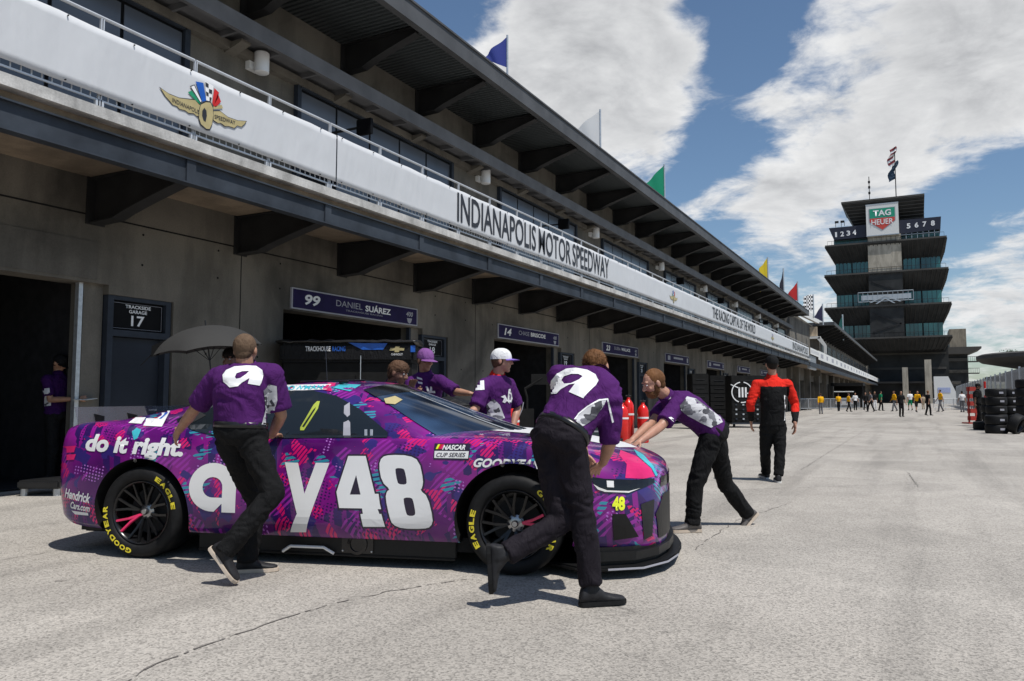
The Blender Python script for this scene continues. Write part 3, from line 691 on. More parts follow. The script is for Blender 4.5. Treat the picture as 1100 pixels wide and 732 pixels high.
for x0, x1, h_ in ((1.15, 2.45, 9.4), (-3.2, -2.1, 7.8), (-14, -12.8, 11.8)): b = MB(); b.box((x0, YT+.5, 0), (x1, YT+1.8, h_)); b.build('column', MAT['tower_conc'], TW)
b = MB(); b.box((-40, YT+6, 0), (6, YT+18, 4.4)); b.box((-19, YT+9, 4), (6, YT+18, 14)); b.build('ground_storey', MAT['tower_dark'], TW)
b = MB(); b.box((-40, YT+4, 4.4), (8, YT+18, 4.8)); b.box((-18, YT+8.8, 7.6), (5.5, YT+9, 8.1)); b.box((-18, YT+8.8, 11), (5.5, YT+9, 11.4)); b.build('floor_band', MAT['eave'], TW)
b = MB()
for z in (22.4, 24.5): b.box((-11.5, YT-.4, z), (-.5, YT-.3, z+.16))
for k in range(12): b.box((-11.5+k, YT-.4, 22.4), (-11.42+k, YT-.3, 24.6))
b.box((-10.8, YT-.35, 22.8), (-.9, YT-.32, 23.9)); 
for s_ in (-1, 1): b.prism([(-6, YT-.5, 23.6), (-6, YT-.5, 23.9), (-6+s_*3.2, YT-.5, 22.2), (-6+s_*2.7, YT-.5, 22.2)], (0, .08, 0)); b.prism([(-6, YT-.5, 22.9), (-6, YT-.5, 23.2), (-6+s_*2, YT-.5, 21.9), (-6+s_*1.6, YT-.5, 21.9)], (0, .08, 0))
b.build('flag_stand_rail', MAT['galv'], TW)
# shield sign
SG = empty('shield_sign', (-6.1, YT-.1, 37.3), 0, 'large square white billboard with green and red shield logo near the tower top', 'billboard')
b = MB(); b.box((-9.3, YT-.3, 37.3), (-2.8, YT+.3, 44.1)); b.build('board', MAT['offwhite'], SG)
b = MB(); b.box((-9.35, YT-.35, 44.1), (-2.75, YT+.35, 44.3)); b.box((-9.35, YT-.35, 37.1), (-2.75, YT+.35, 37.3)); b.build('frame', MAT['galv'], SG)
def shp(nm, pts, m, y): b = MB(); b.prism([(-6.05+x*2.65, y, 40.9+z*2.65) for x, z in pts], (0, .03, 0)); return b.build(nm, m, SG)
shp('shield', [(-1, .9), (1, .9), (1, -.25), (0, -1.0), (-1, -.25)], MAT['letter_grey'], YT-.35)
shp('green_field', [(-.95, .86), (.95, .86), (.95, .08), (-.95, .08)], simple('shield_green', (.01, .28, .17), .5), YT-.38)
shp('red_field', [(-.95, .04), (.95, .04), (.95, -.24), (0, -.95), (-.95, -.24)], simple('shield_red', (.55, .06, .04), .5), YT-.38)
place_text('lettering', 'TAG', (-6.05, YT-.42, 42.15), (1, 0, 0), (0, 0, 1), MAT['letter_white'], SG, 3.6, 1.35, bold=.03)
place_text('lettering', 'HEUER', (-6.05, YT-.42, 40.15), (1, 0, 0), (0, 0, 1), MAT['letter_white'], SG, 4.4, 1.2, bold=.01)
for i, (pa, pb_, c, nm) in enumerate([((959, 161), (957, 181), (.3, .05, .06), 'american style striped'), ((961, 176), (957, 196), (.03, .06, .1), 'dark blue')]):
    a = py_(*pa, YT+1.1); c_ = py_(*pb_, YT+1.1); r = empty('flag', a, 0, '%s flag hanging from the mast on the tower roof' % nm, 'flag', 'flags on the tower mast')
    V = []
    for j in range(9):
        for q in range(4): V.append((a.x+(c_.x-a.x)*j/8+(q-1.5)*.45+.3*math.sin(j), a.y+.2*math.sin(j*1.3+q), a.z+(c_.z-a.z)*j/8+q*.25))
    b = MB(); b.add(V, [(j*4+q, j*4+q+1, j*4+q+5, j*4+q+4) for j in range(8) for q in range(3)]); b.build('cloth', cloth('cloth_t%d' % i, c), r)
    if i == 0:
        b = MB(); V2 = V; b.add([(x, y-.05, z) for x, y, z in V], [(j*4+q, j*4+q+1, j*4+q+5, j*4+q+4) for j in (1, 3, 5, 7) for q in range(3)]); b.build('stripe', MAT['letter_white'], r)
# office block beyond
OB = empty('office_building', (7, 235, 0), 0, 'low dark office block with tan penthouse behind the tower', 'building')
b = MB(); b.box((-6, 232, 0), (11.3, 250, 13.4)); b.build('wall', MAT['tower_dark'], OB)
b = MB(); b.box((7.3, 231, 14.2), (11.1, 245, 18.9)); b.build('penthouse', concrete('tan_block', (.3, .26, .2), .1), OB)
b = MB(); b.prism([(-6, 230, 14.2), (14.3, 230, 14.2), (14.3, 230, 13.7), (11.4, 230, 12.4), (-6, 230, 12.4)], (0, 16, 0)); b.build('roof', MAT['eave'], OB)
for z in (4.2, 7.6, 10.6):
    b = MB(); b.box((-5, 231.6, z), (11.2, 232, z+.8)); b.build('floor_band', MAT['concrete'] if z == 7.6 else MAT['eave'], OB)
    b = MB(); b.box((11.3, 232, z-.2), (13.8, 236, z)); 
    for q in range(6): b.box((11.4+q*.46, 232, z), (11.45+q*.46, 232.05, z+1.1))
    b.box((11.3, 232, z+1.1), (13.8, 232.06, z+1.2)); b.build('balcony', MAT['steel_dark'], OB)
TT = empty('white_tent', (4.2, 176, 0), 0, 'white sloping marquee panel standing below the tower', 'tent')
b = MB(); b.prism([(2.6, 176, 0), (2.6, 176, 5.4), (5.1, 176, 5.4), (6.6, 176, 1.6), (6.6, 176, 0)], (0, 5, 0)); b.build('canopy', MAT['offwhite'], TT)
b = MB(); b.box((3.2, 175.95, 2.2), (5.4, 175.99, 3.2)); b.build('print', simple('pale_blue', (.35, .4, .6), .5), TT)
# round roofed stand on the right
RS = empty('round_pavilion', (14.5, 95, 0), 0, 'round flat roofed grandstand pavilion with planting on top', 'pavilion')
b = MB(); b.lathe([(0, 3.4), (1.5, 3.5), (6, 4.15), (9, 4.75), (9.5, 5.1), (9.5, 5.45), (9.1, 5.6), (0, 5.7)], (14.8, 94, 0), n=48); b.build('roof', MAT['eave'], RS, auto=30)
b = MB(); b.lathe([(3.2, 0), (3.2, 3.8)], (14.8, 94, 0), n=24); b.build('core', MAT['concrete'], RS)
b = MB(); b.lathe([(8.2, 3.9), (8.8, 4.1), (8.8, 4.3)], (14.8, 94, -1), n=48); b.build('lower_ring', MAT['eave'], RS)
# fence on the right
FE = empty('glazed_fence', (5, 60, 0), 0, 'tall pale mesh fence on posts along the right side', 'fence')
t = NT('mesh_panel'); o_ = t.obj; a1 = t.node('ShaderNodeTexBrick', i_Vector=t.mapv(o_, (1, 1, 1), (R(90), 0, R(90))), i_Scale=14., offset=0.0); a1.inputs['Mortar Size'].default_value = .12
t.set(Base_Color=(.3, .31, .32), Roughness=.5); tb = t.node('ShaderNodeBsdfTransparent'); mxs = t.node('ShaderNodeMixShader', i_0=.42); t.t.links.new(t.b.outputs[0], mxs.inputs[1]); t.t.links.new(tb.outputs[0], mxs.inputs[2]); t.t.links.new(mxs.outputs[0], t.n['Material Output'].inputs[0]); MAT['mesh'] = t.m
for i in range(26):
    y = 36+i*4; b = MB(); b.box((5.0, y, .1), (5.02, y+3.9, 2.85)); b.build('panel', MAT['mesh'], FE)
    b = MB(); b.box((4.96, y-.06, 0), (5.06, y+.04, 2.95)); b.build('post', MAT['galv'], FE)
PW = empty('pit_wall_building', (9, 70, 0), 0, 'pale low wall building behind the mesh fence', 'building')
b = MB(); b.box((7, 45, 0), (12, 84, 3.2)); b.build('wall', MAT['concrete_pale'], PW)
b = MB(); b.box((6.8, 44.8, 3.2), (12, 84.2, 3.4)); b.build('roof', MAT['offwhite'], PW)
b = MB()
for i in range(7): b.box((6.97, 47+i*5, 1.2), (7.0, 50+i*5, 2.5))
b.build('window', MAT['panel'], PW)
# barricades
def barricade(x0, y0, x1, y1, lab):
    a = Vector((x0, y0, 0)); c = Vector((x1, y1, 0)); u = (c-a).normalized(); n = Vector((-u.y, u.x, 0)); L_ = (c-a).length
    r = empty('crowd_barrier', (a+c)/2, 0, lab, 'barrier', 'steel crowd barriers across the lane')
    b = MB(); b.path([a+Vector((0, 0, .2)), a+Vector((0, 0, 1.1)), c+Vector((0, 0, 1.1)), c+Vector((0, 0, .2)), a+Vector((0, 0, .2))], .028, 6); b.build('frame', MAT['galv'], r)
    b = MB(); k = .15
    while k < L_: b.cyl(a+u*k+Vector((0, 0, .2)), a+u*k+Vector((0, 0, 1.1)), .012, n=5); k += .15
    b.build('bars', MAT['galv'], r)
    for q in (a+u*.2, c-u*.2):
        b = MB(); b.box(tuple(q-n*.3-u*.03)[:2]+(0,), tuple(q+n*.3+u*.03)[:2]+(.03,)); b.cyl(q, q+Vector((0, 0, .2)), .02, n=5); b.build('foot', MAT['galv'], r)
A = pz(856, 441.5); B_ = pz(924, 439.5); k = 0; n_ = 6
for i in range(n_):
    a = A.lerp(B_, i/n_); c = A.lerp(B_, (i+.97)/n_); barricade(a.x, a.y, c.x, c.y, 'steel crowd barrier in the row by the garages, %s from the left end' % ORD[i])
A = pz(927, 440); B_ = pz(932, 438.5); barricade(A.x, A.y, B_.x, B_.y, 'steel crowd barrier turned at the right end of the garage row')
A = pz(1003, 440); B_ = pz(1036, 440)
for i in range(3):
    a = A.lerp(B_, i/3); c = A.lerp(B_, (i+.97)/3); barricade(a.x, a.y, c.x, c.y, 'steel crowd barrier on the far right of the lane, %s from the gap' % ORD[i])
# black awning with cart beside second building
AW = empty('black_awning', (-11, 96, 0), 0, 'black team awning in front of the far garages', 'awning')
a0 = py_(893, 440, 100); a1 = py_(928, 440, 100)
b = MB(); b.box((a0.x, 100, 2.6), (a1.x, 104, 2.95)); b.box((a0.x, 103.9, 0), (a1.x, 104, 2.6)); b.build('canopy', MAT['matte_black'], AW)
b = MB(); 
for x in (a0.x+.05, a1.x-.05): b.cyl((x, 100.1, 0), (x, 100.1, 2.6), .04, n=6)
b.build('pole', MAT['steel_dark'], AW)
GC = empty('utility_cart', (py_(907, 440, 98).x, 98, 0), 0, 'white roofed utility cart parked by the black awning', 'cart'); c = GC.location
b = MB(); b.box((c.x-.9, 97.2, .35), (c.x+.9, 98.8, .8)); b.box((c.x-.9, 98.0, .8), (c.x+.9, 98.3, 1.2)); b.build('body', MAT['offwhite'], GC, bevel=.05)
b = MB(); b.box((c.x-1, 97.1, 1.85), (c.x+1, 98.9, 1.95)); b.build('roof', MAT['white'], GC, bevel=.03)
for x in (-.85, .85):
    for y in (97.3, 98.7):
        b = MB(); b.cyl((c.x+x, y, .8), (c.x+x, y, 1.85), .025, n=6); b.build('roof_post', MAT['steel_dark'], GC)
        b = MB(); b.cyl((c.x+x-.1, y, .25), (c.x+x+.1, y, .25), .25, n=14); b.build('wheel', MAT['rubber'], GC)
# ------------------------------------------------------------------ race car (own axes: x forward, y left, z up)
CARH = R(15.73); CAR = empty('race_car', (-4.11, 5.32, 0), CARH, 'purple and pink patterned stock car number 48 being pushed by hand', 'race car')
CM = Matrix.Translation((-4.11, 5.32, 0)) @ Matrix.Rotation(CARH, 4, 'Z')
def crom(P, t):
    n = len(P)-1; t = min(max(t, 0), n-1e-6); i = int(t); f = t-i
    a, b, c, d = P[max(i-1, 0)], P[i], P[i+1], P[min(i+2, n)]
    return [.5*((2*q)+(-p+r)*f+(2*p-5*q+4*r-s)*f*f+(-p+3*q-3*r+s)*f**3) for p, q, r, s in zip(a, b, c, d)]
# livery
t = NT('livery'); o_ = t.obj; sp = t.node('ShaderNodeSeparateXYZ', i_0=o_)
X_, Y_, Z_ = sp.outputs
zs = t.math('ADD', Z_, t.math('MULTIPLY', t.math('ABSOLUTE', Y_), -.75))
pv = t.node('ShaderNodeCombineXYZ', i_0=t.math('ADD', X_, t.math('MULTIPLY', zs, .8)), i_1=t.math('ADD', t.math('MULTIPLY', X_, -.55), zs)).outputs[0]
pv2 = t.node('ShaderNodeCombineXYZ', i_0=t.math('ADD', X_, t.math('MULTIPLY', zs, -.7)), i_1=t.math('ADD', t.math('MULTIPLY', X_, .5), zs)).outputs[0]
def cells(vec, s, seed): 
    v = t.node('ShaderNodeTexVoronoi', distance='CHEBYCHEV', i_Vector=t.mapv(vec, (1, 1, 1), (0, 0, 0), (seed, seed*.7, 0)), i_Scale=s, i_Randomness=.85)
    return t.node('ShaderNodeSeparateColor', i_0=v.outputs['Color']).outputs
def gt(a, b): return t.math('GREATER_THAN', a, b)
def lt(a, b): return t.math('LESS_THAN', a, b)
def stripes(vec, s, duty, rot): 
    w_ = t.node('ShaderNodeSeparateXYZ', i_0=t.mapv(vec, (s, s, 1), (0, 0, rot))).outputs[0]
    return lt(t.math('FRACT', w_), duty)
nA = t.noise(pv, 1.3, 3, .5); nB = t.noise(pv2, 1.7, 3, .5)
base = t.ramp(nA, [(.35, (.05, .003, .085)), (.5, (.115, .006, .15)), (.68, (.27, .010, .24))])
c1 = cells(pv, 4.2, 0.0); c2 = cells(pv2, 5.2, 3.3); c3 = cells(pv, 10.0, 7.1); c4 = cells(pv2, 9.2, 11.7)
base = t.mix(t.math('MULTIPLY', gt(c1[0], .55), stripes(pv, 9, .62, .6)), base, (.028, .008, .10))
base = t.mix(t.math('MULTIPLY', gt(c2[1], .7), stripes(pv2, 22, .5, .2)), base, (.27, .02, .30))
base = t.mix(t.math('MULTIPLY', t.math('MULTIPLY', lt(c3[0], .22), gt(nB, .47)), stripes(pv, 34, .66, 1.2)), base, (.62, .01, .14))
base = t.mix(t.math('MULTIPLY', t.math('MULTIPLY', lt(c4[2], .12), lt(nB, .50)), stripes(pv2, 24, .6, .9)), base, (.03, .27, .36))
base = t.mix(t.math('MULTIPLY', t.math('MULTIPLY', gt(c4[0], .86), gt(nA, .45)), 1.0), base, (.035, .02, .16))
xy = t.node('ShaderNodeSeparateXYZ', i_0=t.mapv(pv, (44, 44, 1))).outputs
dots = t.math('MULTIPLY', t.math('SINE', t.math('MULTIPLY', xy[0], 3.1416)), t.math('SINE', t.math('MULTIPLY', xy[1], 3.1416)))
base = t.mix(t.math('MULTIPLY', gt(dots, .35), gt(nB, .56)), base, (.03, .006, .08))
base = t.mix(t.math('MULTIPLY', lt(dots, -.45), lt(nB, .40)), base, (.42, .16, .55))
base = t.mix(1.0, base, (.92, .88, .92), 'MULTIPLY')
t.set(Base_Color=base, Roughness=.28, Coat_Weight=.6, Coat_Roughness=.04, Specular_IOR_Level=.25)
t.bump(t.noise(o_, 3.0, 2), .03, .02); MAT['livery'] = t.m
MAT['carbon'] = simple('carbon_black', (.007, .007, .0075), .45, 0, .2, 30, Specular_IOR_Level=.3)
MAT['gloss_black'] = simple('gloss_black', (.008, .008, .009), .12, 0, .2)
t = NT('windshield_glass'); t.set(Base_Color=t.ramp(t.noise(t.obj, 2.2, 2), [(.4, (.008, .012, .022)), (.65, (.03, .06, .12))]), Roughness=.06, Specular_IOR_Level=.8); MAT['wglass'] = t.m
MAT['decal_white'] = simple('decal_white', (.72, .72, .72), .35, 0, .02); MAT['decal_black'] = simple('decal_black', (.02, .012, .03), .35)
MAT['pink'] = simple('pink', (.6, .012, .13), .35); MAT['teal'] = simple('teal', (.05, .42, .5), .3); MAT['fluo'] = simple('fluo_yellow', (.75, .85, .03), .4)
MAT['tyre_yellow'] = simple('tyre_yellow', (.72, .6, .03), .6)
#      x     zb   yb    y1   z1   y2   z2   y3   z3    y4   z4   y5  z5   zc
ST = [(-2.27, .32, .70, .74, .55, .74, .72, .72, .84, .66, .92, .4, .95, .96),
      (-2.22, .27, .84, .88, .50, .88, .74, .85, .90, .77, .965, .5, .985, .99),
      (-2.05, .22, .92, .955, .46, .955, .76, .925, .925, .83, 1.0, .5, 1.015, 1.02),
      (-1.75, .20, .94, .985, .45, .985, .78, .95, .94, .84, 1.01, .5, 1.03, 1.035),
      (-1.43, .22, .95, 1.0, .45, 1.0, .78, .955, .945, .84, 1.01, .5, 1.03, 1.035),
      (-1.05, .20, .95, .99, .42, .98, .74, .945, .92, .86, .98, .5, 1.0, 1.0),
      (-.60, .20, .95, .985, .36, .965, .70, .935, .885, .86, .935, .5, .94, .94),
      (0.0, .20, .95, .985, .35, .96, .68, .935, .87, .86, .92, .5, .925, .93),
      (.55, .20, .95, .985, .36, .962, .69, .935, .87, .86, .915, .5, .92, .93),
      (.95, .20, .95, .985, .40, .975, .72, .94, .875, .85, .925, .5, .955, .965),
      (1.25, .20, .95, .998, .45, .99, .74, .95, .88, .84, .925, .5, .94, .95),
      (1.55, .22, .95, 1.0, .45, .99, .73, .945, .865, .83, .905, .5, .915, .925),
      (1.85, .20, .94, .985, .42, .97, .68, .915, .80, .80, .85, .48, .875, .885),
      (2.08, .18, .88, .925, .40, .91, .63, .84, .745, .72, .80, .42, .83, .84),
      (2.25, .17, .77, .82, .38, .80, .59, .72, .705, .60, .76, .35, .79, .80),
      (2.37, .17, .60, .65, .37, .63, .56, .55, .67, .45, .72, .25, .745, .755),
      (2.43, .18, .40, .44, .37, .43, .54, .37, .64, .30, .68, .18, .70, .71),
      (2.455, .22, .22, .24, .37, .24, .52, .2, .60, .16, .63, .1, .645, .65)]
NS = 96; SUB = 5; rows = []
for i in range(NS+1):
    s = crom(ST, (len(ST)-1)*i/NS); x, zb, yb, y1, z1, y2, z2, y3, z3, y4, z4, y5, z5, zc = s
    K = [(yb, zb+.03), (y1, z1), (y2, z2), (y3, z3), (y4, z4), (y5, z5), (0, zc)]
    half = [(0, zb), (yb*.5, zb), (yb-.03, zb)]
    for q in range((len(K)-1)*SUB+1): half.append(tuple(crom(K+[(-y5, z5)], q/SUB)))
    ring = [(x, -y, z) for y, z in half] + [(x, y, z) for y, z in half[-2:0:-1]]
    rows.append(ring)
n = len(rows[0]); b = MB(); b.add([p for r_ in rows for p in r_], [(i*n+j, i*n+(j+1) % n, (i+1)*n+(j+1) % n, (i+1)*n+j) for i in range(NS) for j in range(n)] + [tuple(range(n)), tuple((NS*n)+j for j in reversed(range(n)))])
body = b.build('body', [MAT['livery'], MAT['matte_black']], CAR, world=False)
cut = MB()
for x in (-1.43, 1.43):
    for s in (-1, 1): cut.cyl((x, s*.60, .34), (x, s*1.3, .34), (.415 if x > 0 else .405), n=64)
co = cut.build('cutter', None); co.parent = None; co.location = CAR.location; co.rotation_euler = CAR.rotation_euler
bpy.context.view_layer.update()
md = body.modifiers.new('b', 'BOOLEAN'); md.operation = 'DIFFERENCE'; md.object = co; md.solver = 'EXACT'
bpy.context.view_layer.update()
me = bpy.data.meshes.new_from_object(body.evaluated_get(bpy.context.evaluated_depsgraph_get())); body.modifiers.clear(); body.data = me
bpy.data.objects.remove(co)
if len(me.materials) < 2: me.materials.clear(); me.materials.append(MAT['livery']); me.materials.append(MAT['matte_black'])
for p in me.polygons:
    c = p.center; p.material_index = 0
    for x in (-1.43, 1.43):
        d = math.hypot(c.x-x, c.z-.34)
        if d < .422 and abs(c.y) < .975 and (abs(p.normal.y) < .5 or abs(c.y) < .65): p.material_index = 1
    if p.normal.z < -.8 and c.z < .45: p.material_index = 1
sharp(me, 32)
# cabin
BEL = [(-1.85, .80, 1.0), (-1.35, .85, .985), (-.95, .87, .95), (-.4, .88, .915), (0, .88, .90), (.12, .88, .90), (.35, .88, .90), (.6, .875, .895), (.80, .86, .89)]
RAI = [(-1.85, .74, 1.015), (-1.25, .70, 1.125), (-.8, .64, 1.235), (-.3, .61, 1.288), (.02, .61, 1.275), (.15, .62, 1.25), (.35, .69, 1.15), (.57, .77, 1.02), (.78, .835, .90)]
CEN = [(-1.9, 0, 1.03), (-1.3, 0, 1.18), (-.8, 0, 1.285), (-.3, 0, 1.345), (.05, 0, 1.335), (.25, 0, 1.31), (.6, 0, 1.19), (1.0, 0, 1.05), (1.36, 0, .935)]
def side(tt, v, sgn, off=0):
    a = Vector(crom(BEL, tt)); c = Vector(crom(RAI, tt)); p = a.lerp(c, v); p.y += .035*math.sin(math.pi*v)+off; p.y *= -sgn; return p
def top(tt, v, off=0):   # v -1..1
    a = Vector(crom(RAI, tt)); c = Vector(crom(CEN, tt)); k = abs(v)
    e = k**2.3; p = Vector((c.x+(a.x-c.x)*k**1.8, a.y*math.copysign(k, v), c.z+(a.z-c.z)*e))
    p += Vector((0, 0, off)); return p
b = MB(); NTT = 64
def grid(fn, us, vs):
    V = [fn(u, v) for u in us for v in vs]; m = len(vs)
    b.add(V, [(i*m+j, i*m+j+1, (i+1)*m+j+1, (i+1)*m+j) for i in range(len(us)-1) for j in range(m-1)])
US = [8*i/NTT for i in range(NTT+1)]; VS = [-1+2*i/24 for i in range(25)]
grid(lambda u, v: top(u, v), US, VS)
for s in (1, -1): grid(lambda u, v: side(u, v, s), US, [i/8 for i in range(9)])
cabin = b.build('cabin', MAT['livery'], CAR, world=False); sharp(cabin.data, 40)
def patch(nm, fn, us, vs, m, thick=.0):
    global b
    b = MB(); grid(fn, us, vs); o = b.build(nm, m, CAR, smooth=True, world=False); return o
lin = lambda a, c, n: [a+(c-a)*i/n for i in range(n+1)]
patch('windshield', lambda u, v: top(u, v, .006)+Vector((.004, 0, 0)), lin(5.15, 7.92, 20), lin(-.93, .93, 24), MAT['wglass'])
patch('windshield_header', lambda u, v: top(u, v, .008)+Vector((.004, 0, 0)), lin(5.05, 5.6, 6), lin(-.94, .94, 24), MAT['gloss_black'])
patch('rear_window', lambda u, v: top(u, v, .006), lin(.7, 2.0, 12), lin(-.86, .86, 20), MAT['wglass'])
for v0 in (-.34, .0, .34): patch('windshield_brace', lambda u, v: top(u, v, .010)+Vector((.004, 0, 0)), lin(5.6, 7.9, 16), lin(v0-.014, v0+.014, 2), MAT['galv'])
cb = bvh_of([body, cabin])
def cam_poly(nm, pts, m, off=.005, z=None, mirror=True, step=6):
    if z: pts = [(z[0]+x/z[2], z[1]+y/z[2]) for x, y in pts]
    me = poly_mesh([[(x, -y) for x, y in pts]], step); project_cam(me, cb, off); o = link(nm, me, CAR, MAT[m] if isinstance(m, str) else m)
    if mirror:
        me2 = o.data.copy(); me2.transform(Matrix.Diagonal((1, -1, 1, 1))); me2.flip_normals(); o2 = bpy.data.objects.new(nm, me2); col.objects.link(o2); o2.parent = CAR
    return o
cam_poly('side_window', [(190, 452), (212, 437), (250, 425), (300, 420), (335, 420), (362, 426), (388, 441), (417, 465), (416, 471), (300, 471), (236, 470), (205, 462)], 'dark_glass', .006)
cam_poly('louvre', [(196, 452), (216, 444), (222, 447), (203, 457)], 'steel_dark', .009)
for x in (374,): cam_poly('window_bar', [(x-4, 437), (x+2, 433), (x+3, 469), (x-5, 469)], 'letter_grey', .009, mirror=False, step=20)
me = poly_mesh([[(x, -y) for x, y in L] for L in ([(323, 460), (337, 436), (341, 432), (344, 432), (342, 440), (327, 463), (323, 463)], [(325, 459), (337, 441), (340, 438), (339, 441), (327, 460)])], 6); project_cam(me, cb, .01); link('window_latch', me, CAR, simple('latch_yellow', (.35, .42, .05), .5))
for x in (392, 398): cam_poly('window_switch', [(x, 462), (x+3, 462), (x+3, 469), (x, 469)], 'galv', .009, mirror=False, step=20)
# side lettering, outlines measured on the photograph, thrown square onto the body side
ayW = (CM.to_3x3() @ Vector((0, 1, 0))); axW = (CM.to_3x3() @ Vector((1, 0, 0)))
def onside(p, z=None, yc=-1.0):
    x, y = p if z is None else (z[0]+p[0]/z[2], z[1]+p[1]/z[2])
    r = ray(x, y); P0 = CM @ Vector((0, yc, 0)); tt = (P0-EYE).dot(ayW)/r.dot(ayW); q = CM.inverted() @ (EYE+r*tt); return (q.x, q.z)
def side_poly(nm, loops, m, off=.003, z=None, yc=-1.0, mirror=False):
    L_ = [[onside(p, z, yc) for p in L] for L in loops]; return side_loops(nm, L_, m, off, mirror)
def side_loops(nm, L_, m, off=.003, mirror=False, step=.05):
    me = poly_mesh(L_, step); me.transform(CM @ frame(Vector((0, -1.0, 0)), (1, 0, 0), (0, 0, 1))); project(me, cb, ayW, off)
    o = link(nm, me, CAR, MAT[m] if isinstance(m, str) else m); return o
def outset(L, d):
    n = len(L); A = sum(L[i][0]*L[(i+1) % n][1]-L[(i+1) % n][0]*L[i][1] for i in range(n)); s = 1 if A > 0 else -1; out = []
    for i in range(n):
        a, p, c = Vector(L[i-1]), Vector(L[i]), Vector(L[(i+1) % n]); e1 = (p-a).normalized(); e2 = (c-p).normalized()
        n1 = Vector((e1.y, -e1.x))*s; n2 = Vector((e2.y, -e2.x))*s; m_ = (n1+n2); m_ = m_.normalized() if m_.length > .2 else n1
        out.append(tuple(p+m_*d/max(.5, m_.dot(n1))))
    return out
def chaik(L, k=2):
    for _ in range(k):
        Q = []
        for i in range(len(L)):
            a, c = Vector(L[i]), Vector(L[(i+1) % len(L)]); Q += [tuple(a.lerp(c, .25)), tuple(a.lerp(c, .75))]
        L = Q
    return L
Z4 = (300, 470, 4.88)
four = [[(348,100),(440,100),(495,298),(515,298),(522,345),(530,378),(512,378),(522,403),(532,403),(549,472),(434,472),(422,404),(435,402),(430,374),(310,372),(293,288)], [(393,200),(420,302),(364,302)]]
eight = [chaik([(525,105),(570,94),(670,97),(725,125),(750,225),(745,265),(735,280),(775,312),(804,430),(790,472),(750,484),(640,482),(590,460),(575,420),(552,320),(558,285),(575,275),(530,235),(511,150)], 1),
         chaik([(598,172),(606,163),(640,165),(650,176),(664,238),(655,250),(622,248),(612,236)], 1), chaik([(646,328),(654,317),(688,318),(698,330),(712,398),(704,413),(672,413),(662,400)], 1)]
wy = [[(15,133),(85,136),(125,297),(178,136),(250,136),(126,503),(42,503),(88,402)]]
for nm, g_ in (('race_number', four), ('race_number', eight)):
    L_ = [[onside(p, Z4) for p in L] for L in g_]
    side_loops(nm, [outset(L_[0], .012)] , 'decal_black', .0022); side_loops(nm, L_, 'decal_white', .004)
side_poly('lettering', wy, 'decal_white', .004, Z4)
Za = (190, 470, 4.307)
def arc(cx, cy, r, a0, a1, n): return [(cx+r*math.cos(R(a0+(a1-a0)*i/n)), cy-r*math.sin(R(a0+(a1-a0)*i/n))) for i in range(n+1)]
def glyph_a():    # round a, unit radius, y up; long way round the bowl
    out = [(1.0, -1.02), (1.0, 0)] + [(math.cos(R(q)), math.sin(R(q))) for q in range(6, 265, 8)] + [(.08, -1.0), (.42, -.66), (.42, -1.02)]
    hole = [(.42*math.cos(R(q)), .42*math.sin(R(q))) for q in range(0, 271, 15)] + [(.42, -.42)]
    return [out, hole]
ca = onside((160, 232), Za); ra = (onside((268, 232), Za)[0]-ca[0]); za_ = ca[1]-onside((160, 345), Za)[1]
side_loops('lettering', [[(ca[0]+x*ra, ca[1]+y*za_) for x, y in L] for L in glyph_a()], 'decal_white', .004)
for cx in (.38, .66): pass
def side_text(s, pa, pb_, h, m='decal_white', off=.0045, d=0, yc=-.98, nm='lettering', **kw):
    a, c = Vector(onside(pa, None, yc)), Vector(onside(pb_, None, yc)); u = (c-a); L_ = u.length; u.normalize()
    me = fit(text_mesh(s, step=None, **kw), L_, h); dense(me, .04)
    me.transform(CM @ frame(Vector(((a.x+c.x)/2, -1.0, (a.y+c.y)/2+d)), Vector((u.x, 0, u.y)), Vector((-u.y, 0, u.x)))); project(me, cb, ayW, off); return link(nm, me, CAR, MAT[m])
side_text('do it right.', (91, 478), (197, 484), .17, bold=.045, shear=.12)
side_text('Hendrick', (65, 530), (97, 536), .075, bold=.03, shear=.3); side_text('Cars.com', (72, 543), (95, 547), .055, bold=.03, shear=.3)
side_poly('sponsor_mark', [[(70, 550), (90, 552), (90, 555), (74, 554)]], 'decal_white')
side_text('GOODYEAR', (509, 497), (580, 499), .062, bold=.04, shear=.35)
side_poly('sponsor_panel', [[(464, 477), (503.5, 477), (503, 495), (464, 494)]], 'decal_black', .003); side_poly('sponsor_panel', [[(465, 485), (502.5, 485.2), (502, 493), (465, 492.5)]], 'decal_white', .0042)
side_text('NASCAR', (474, 481), (499, 481), .034, bold=.03, shear=.3); side_text('CUP SERIES', (468, 489), (500, 489), .03, 'decal_black', .005, bold=.02, shear=.3)
for i, c in enumerate(('fluo', 'red', 'pink')): side_poly('sponsor_mark', [[(466+i*2.4, 483), (468+i*2.4, 478), (470.2+i*2.4, 478), (468.2+i*2.4, 483)]], c, .005)
cam_poly('sponsor_panel', [(154, 458), (161, 442), (183, 442), (174, 459)], 'decal_white', .005, mirror=False); cam_poly('sponsor_mark', [(165, 444), (169, 444), (170, 450), (166, 450)], 'red', .007, mirror=False, step=30); cam_poly('sponsor_mark', [(172, 450), (178, 444), (181, 444), (171, 453), (167, 453)], 'blue', .007, mirror=False, step=30)
cam_poly('sponsor_panel', [(138, 455), (146, 449), (157, 449), (152, 456)], 'decal_white', .005, mirror=False)
cam_poly('name_strip', [(300, 414.5), (356, 413.5), (351, 419), (300, 421)], 'decal_white', .006, mirror=False); 
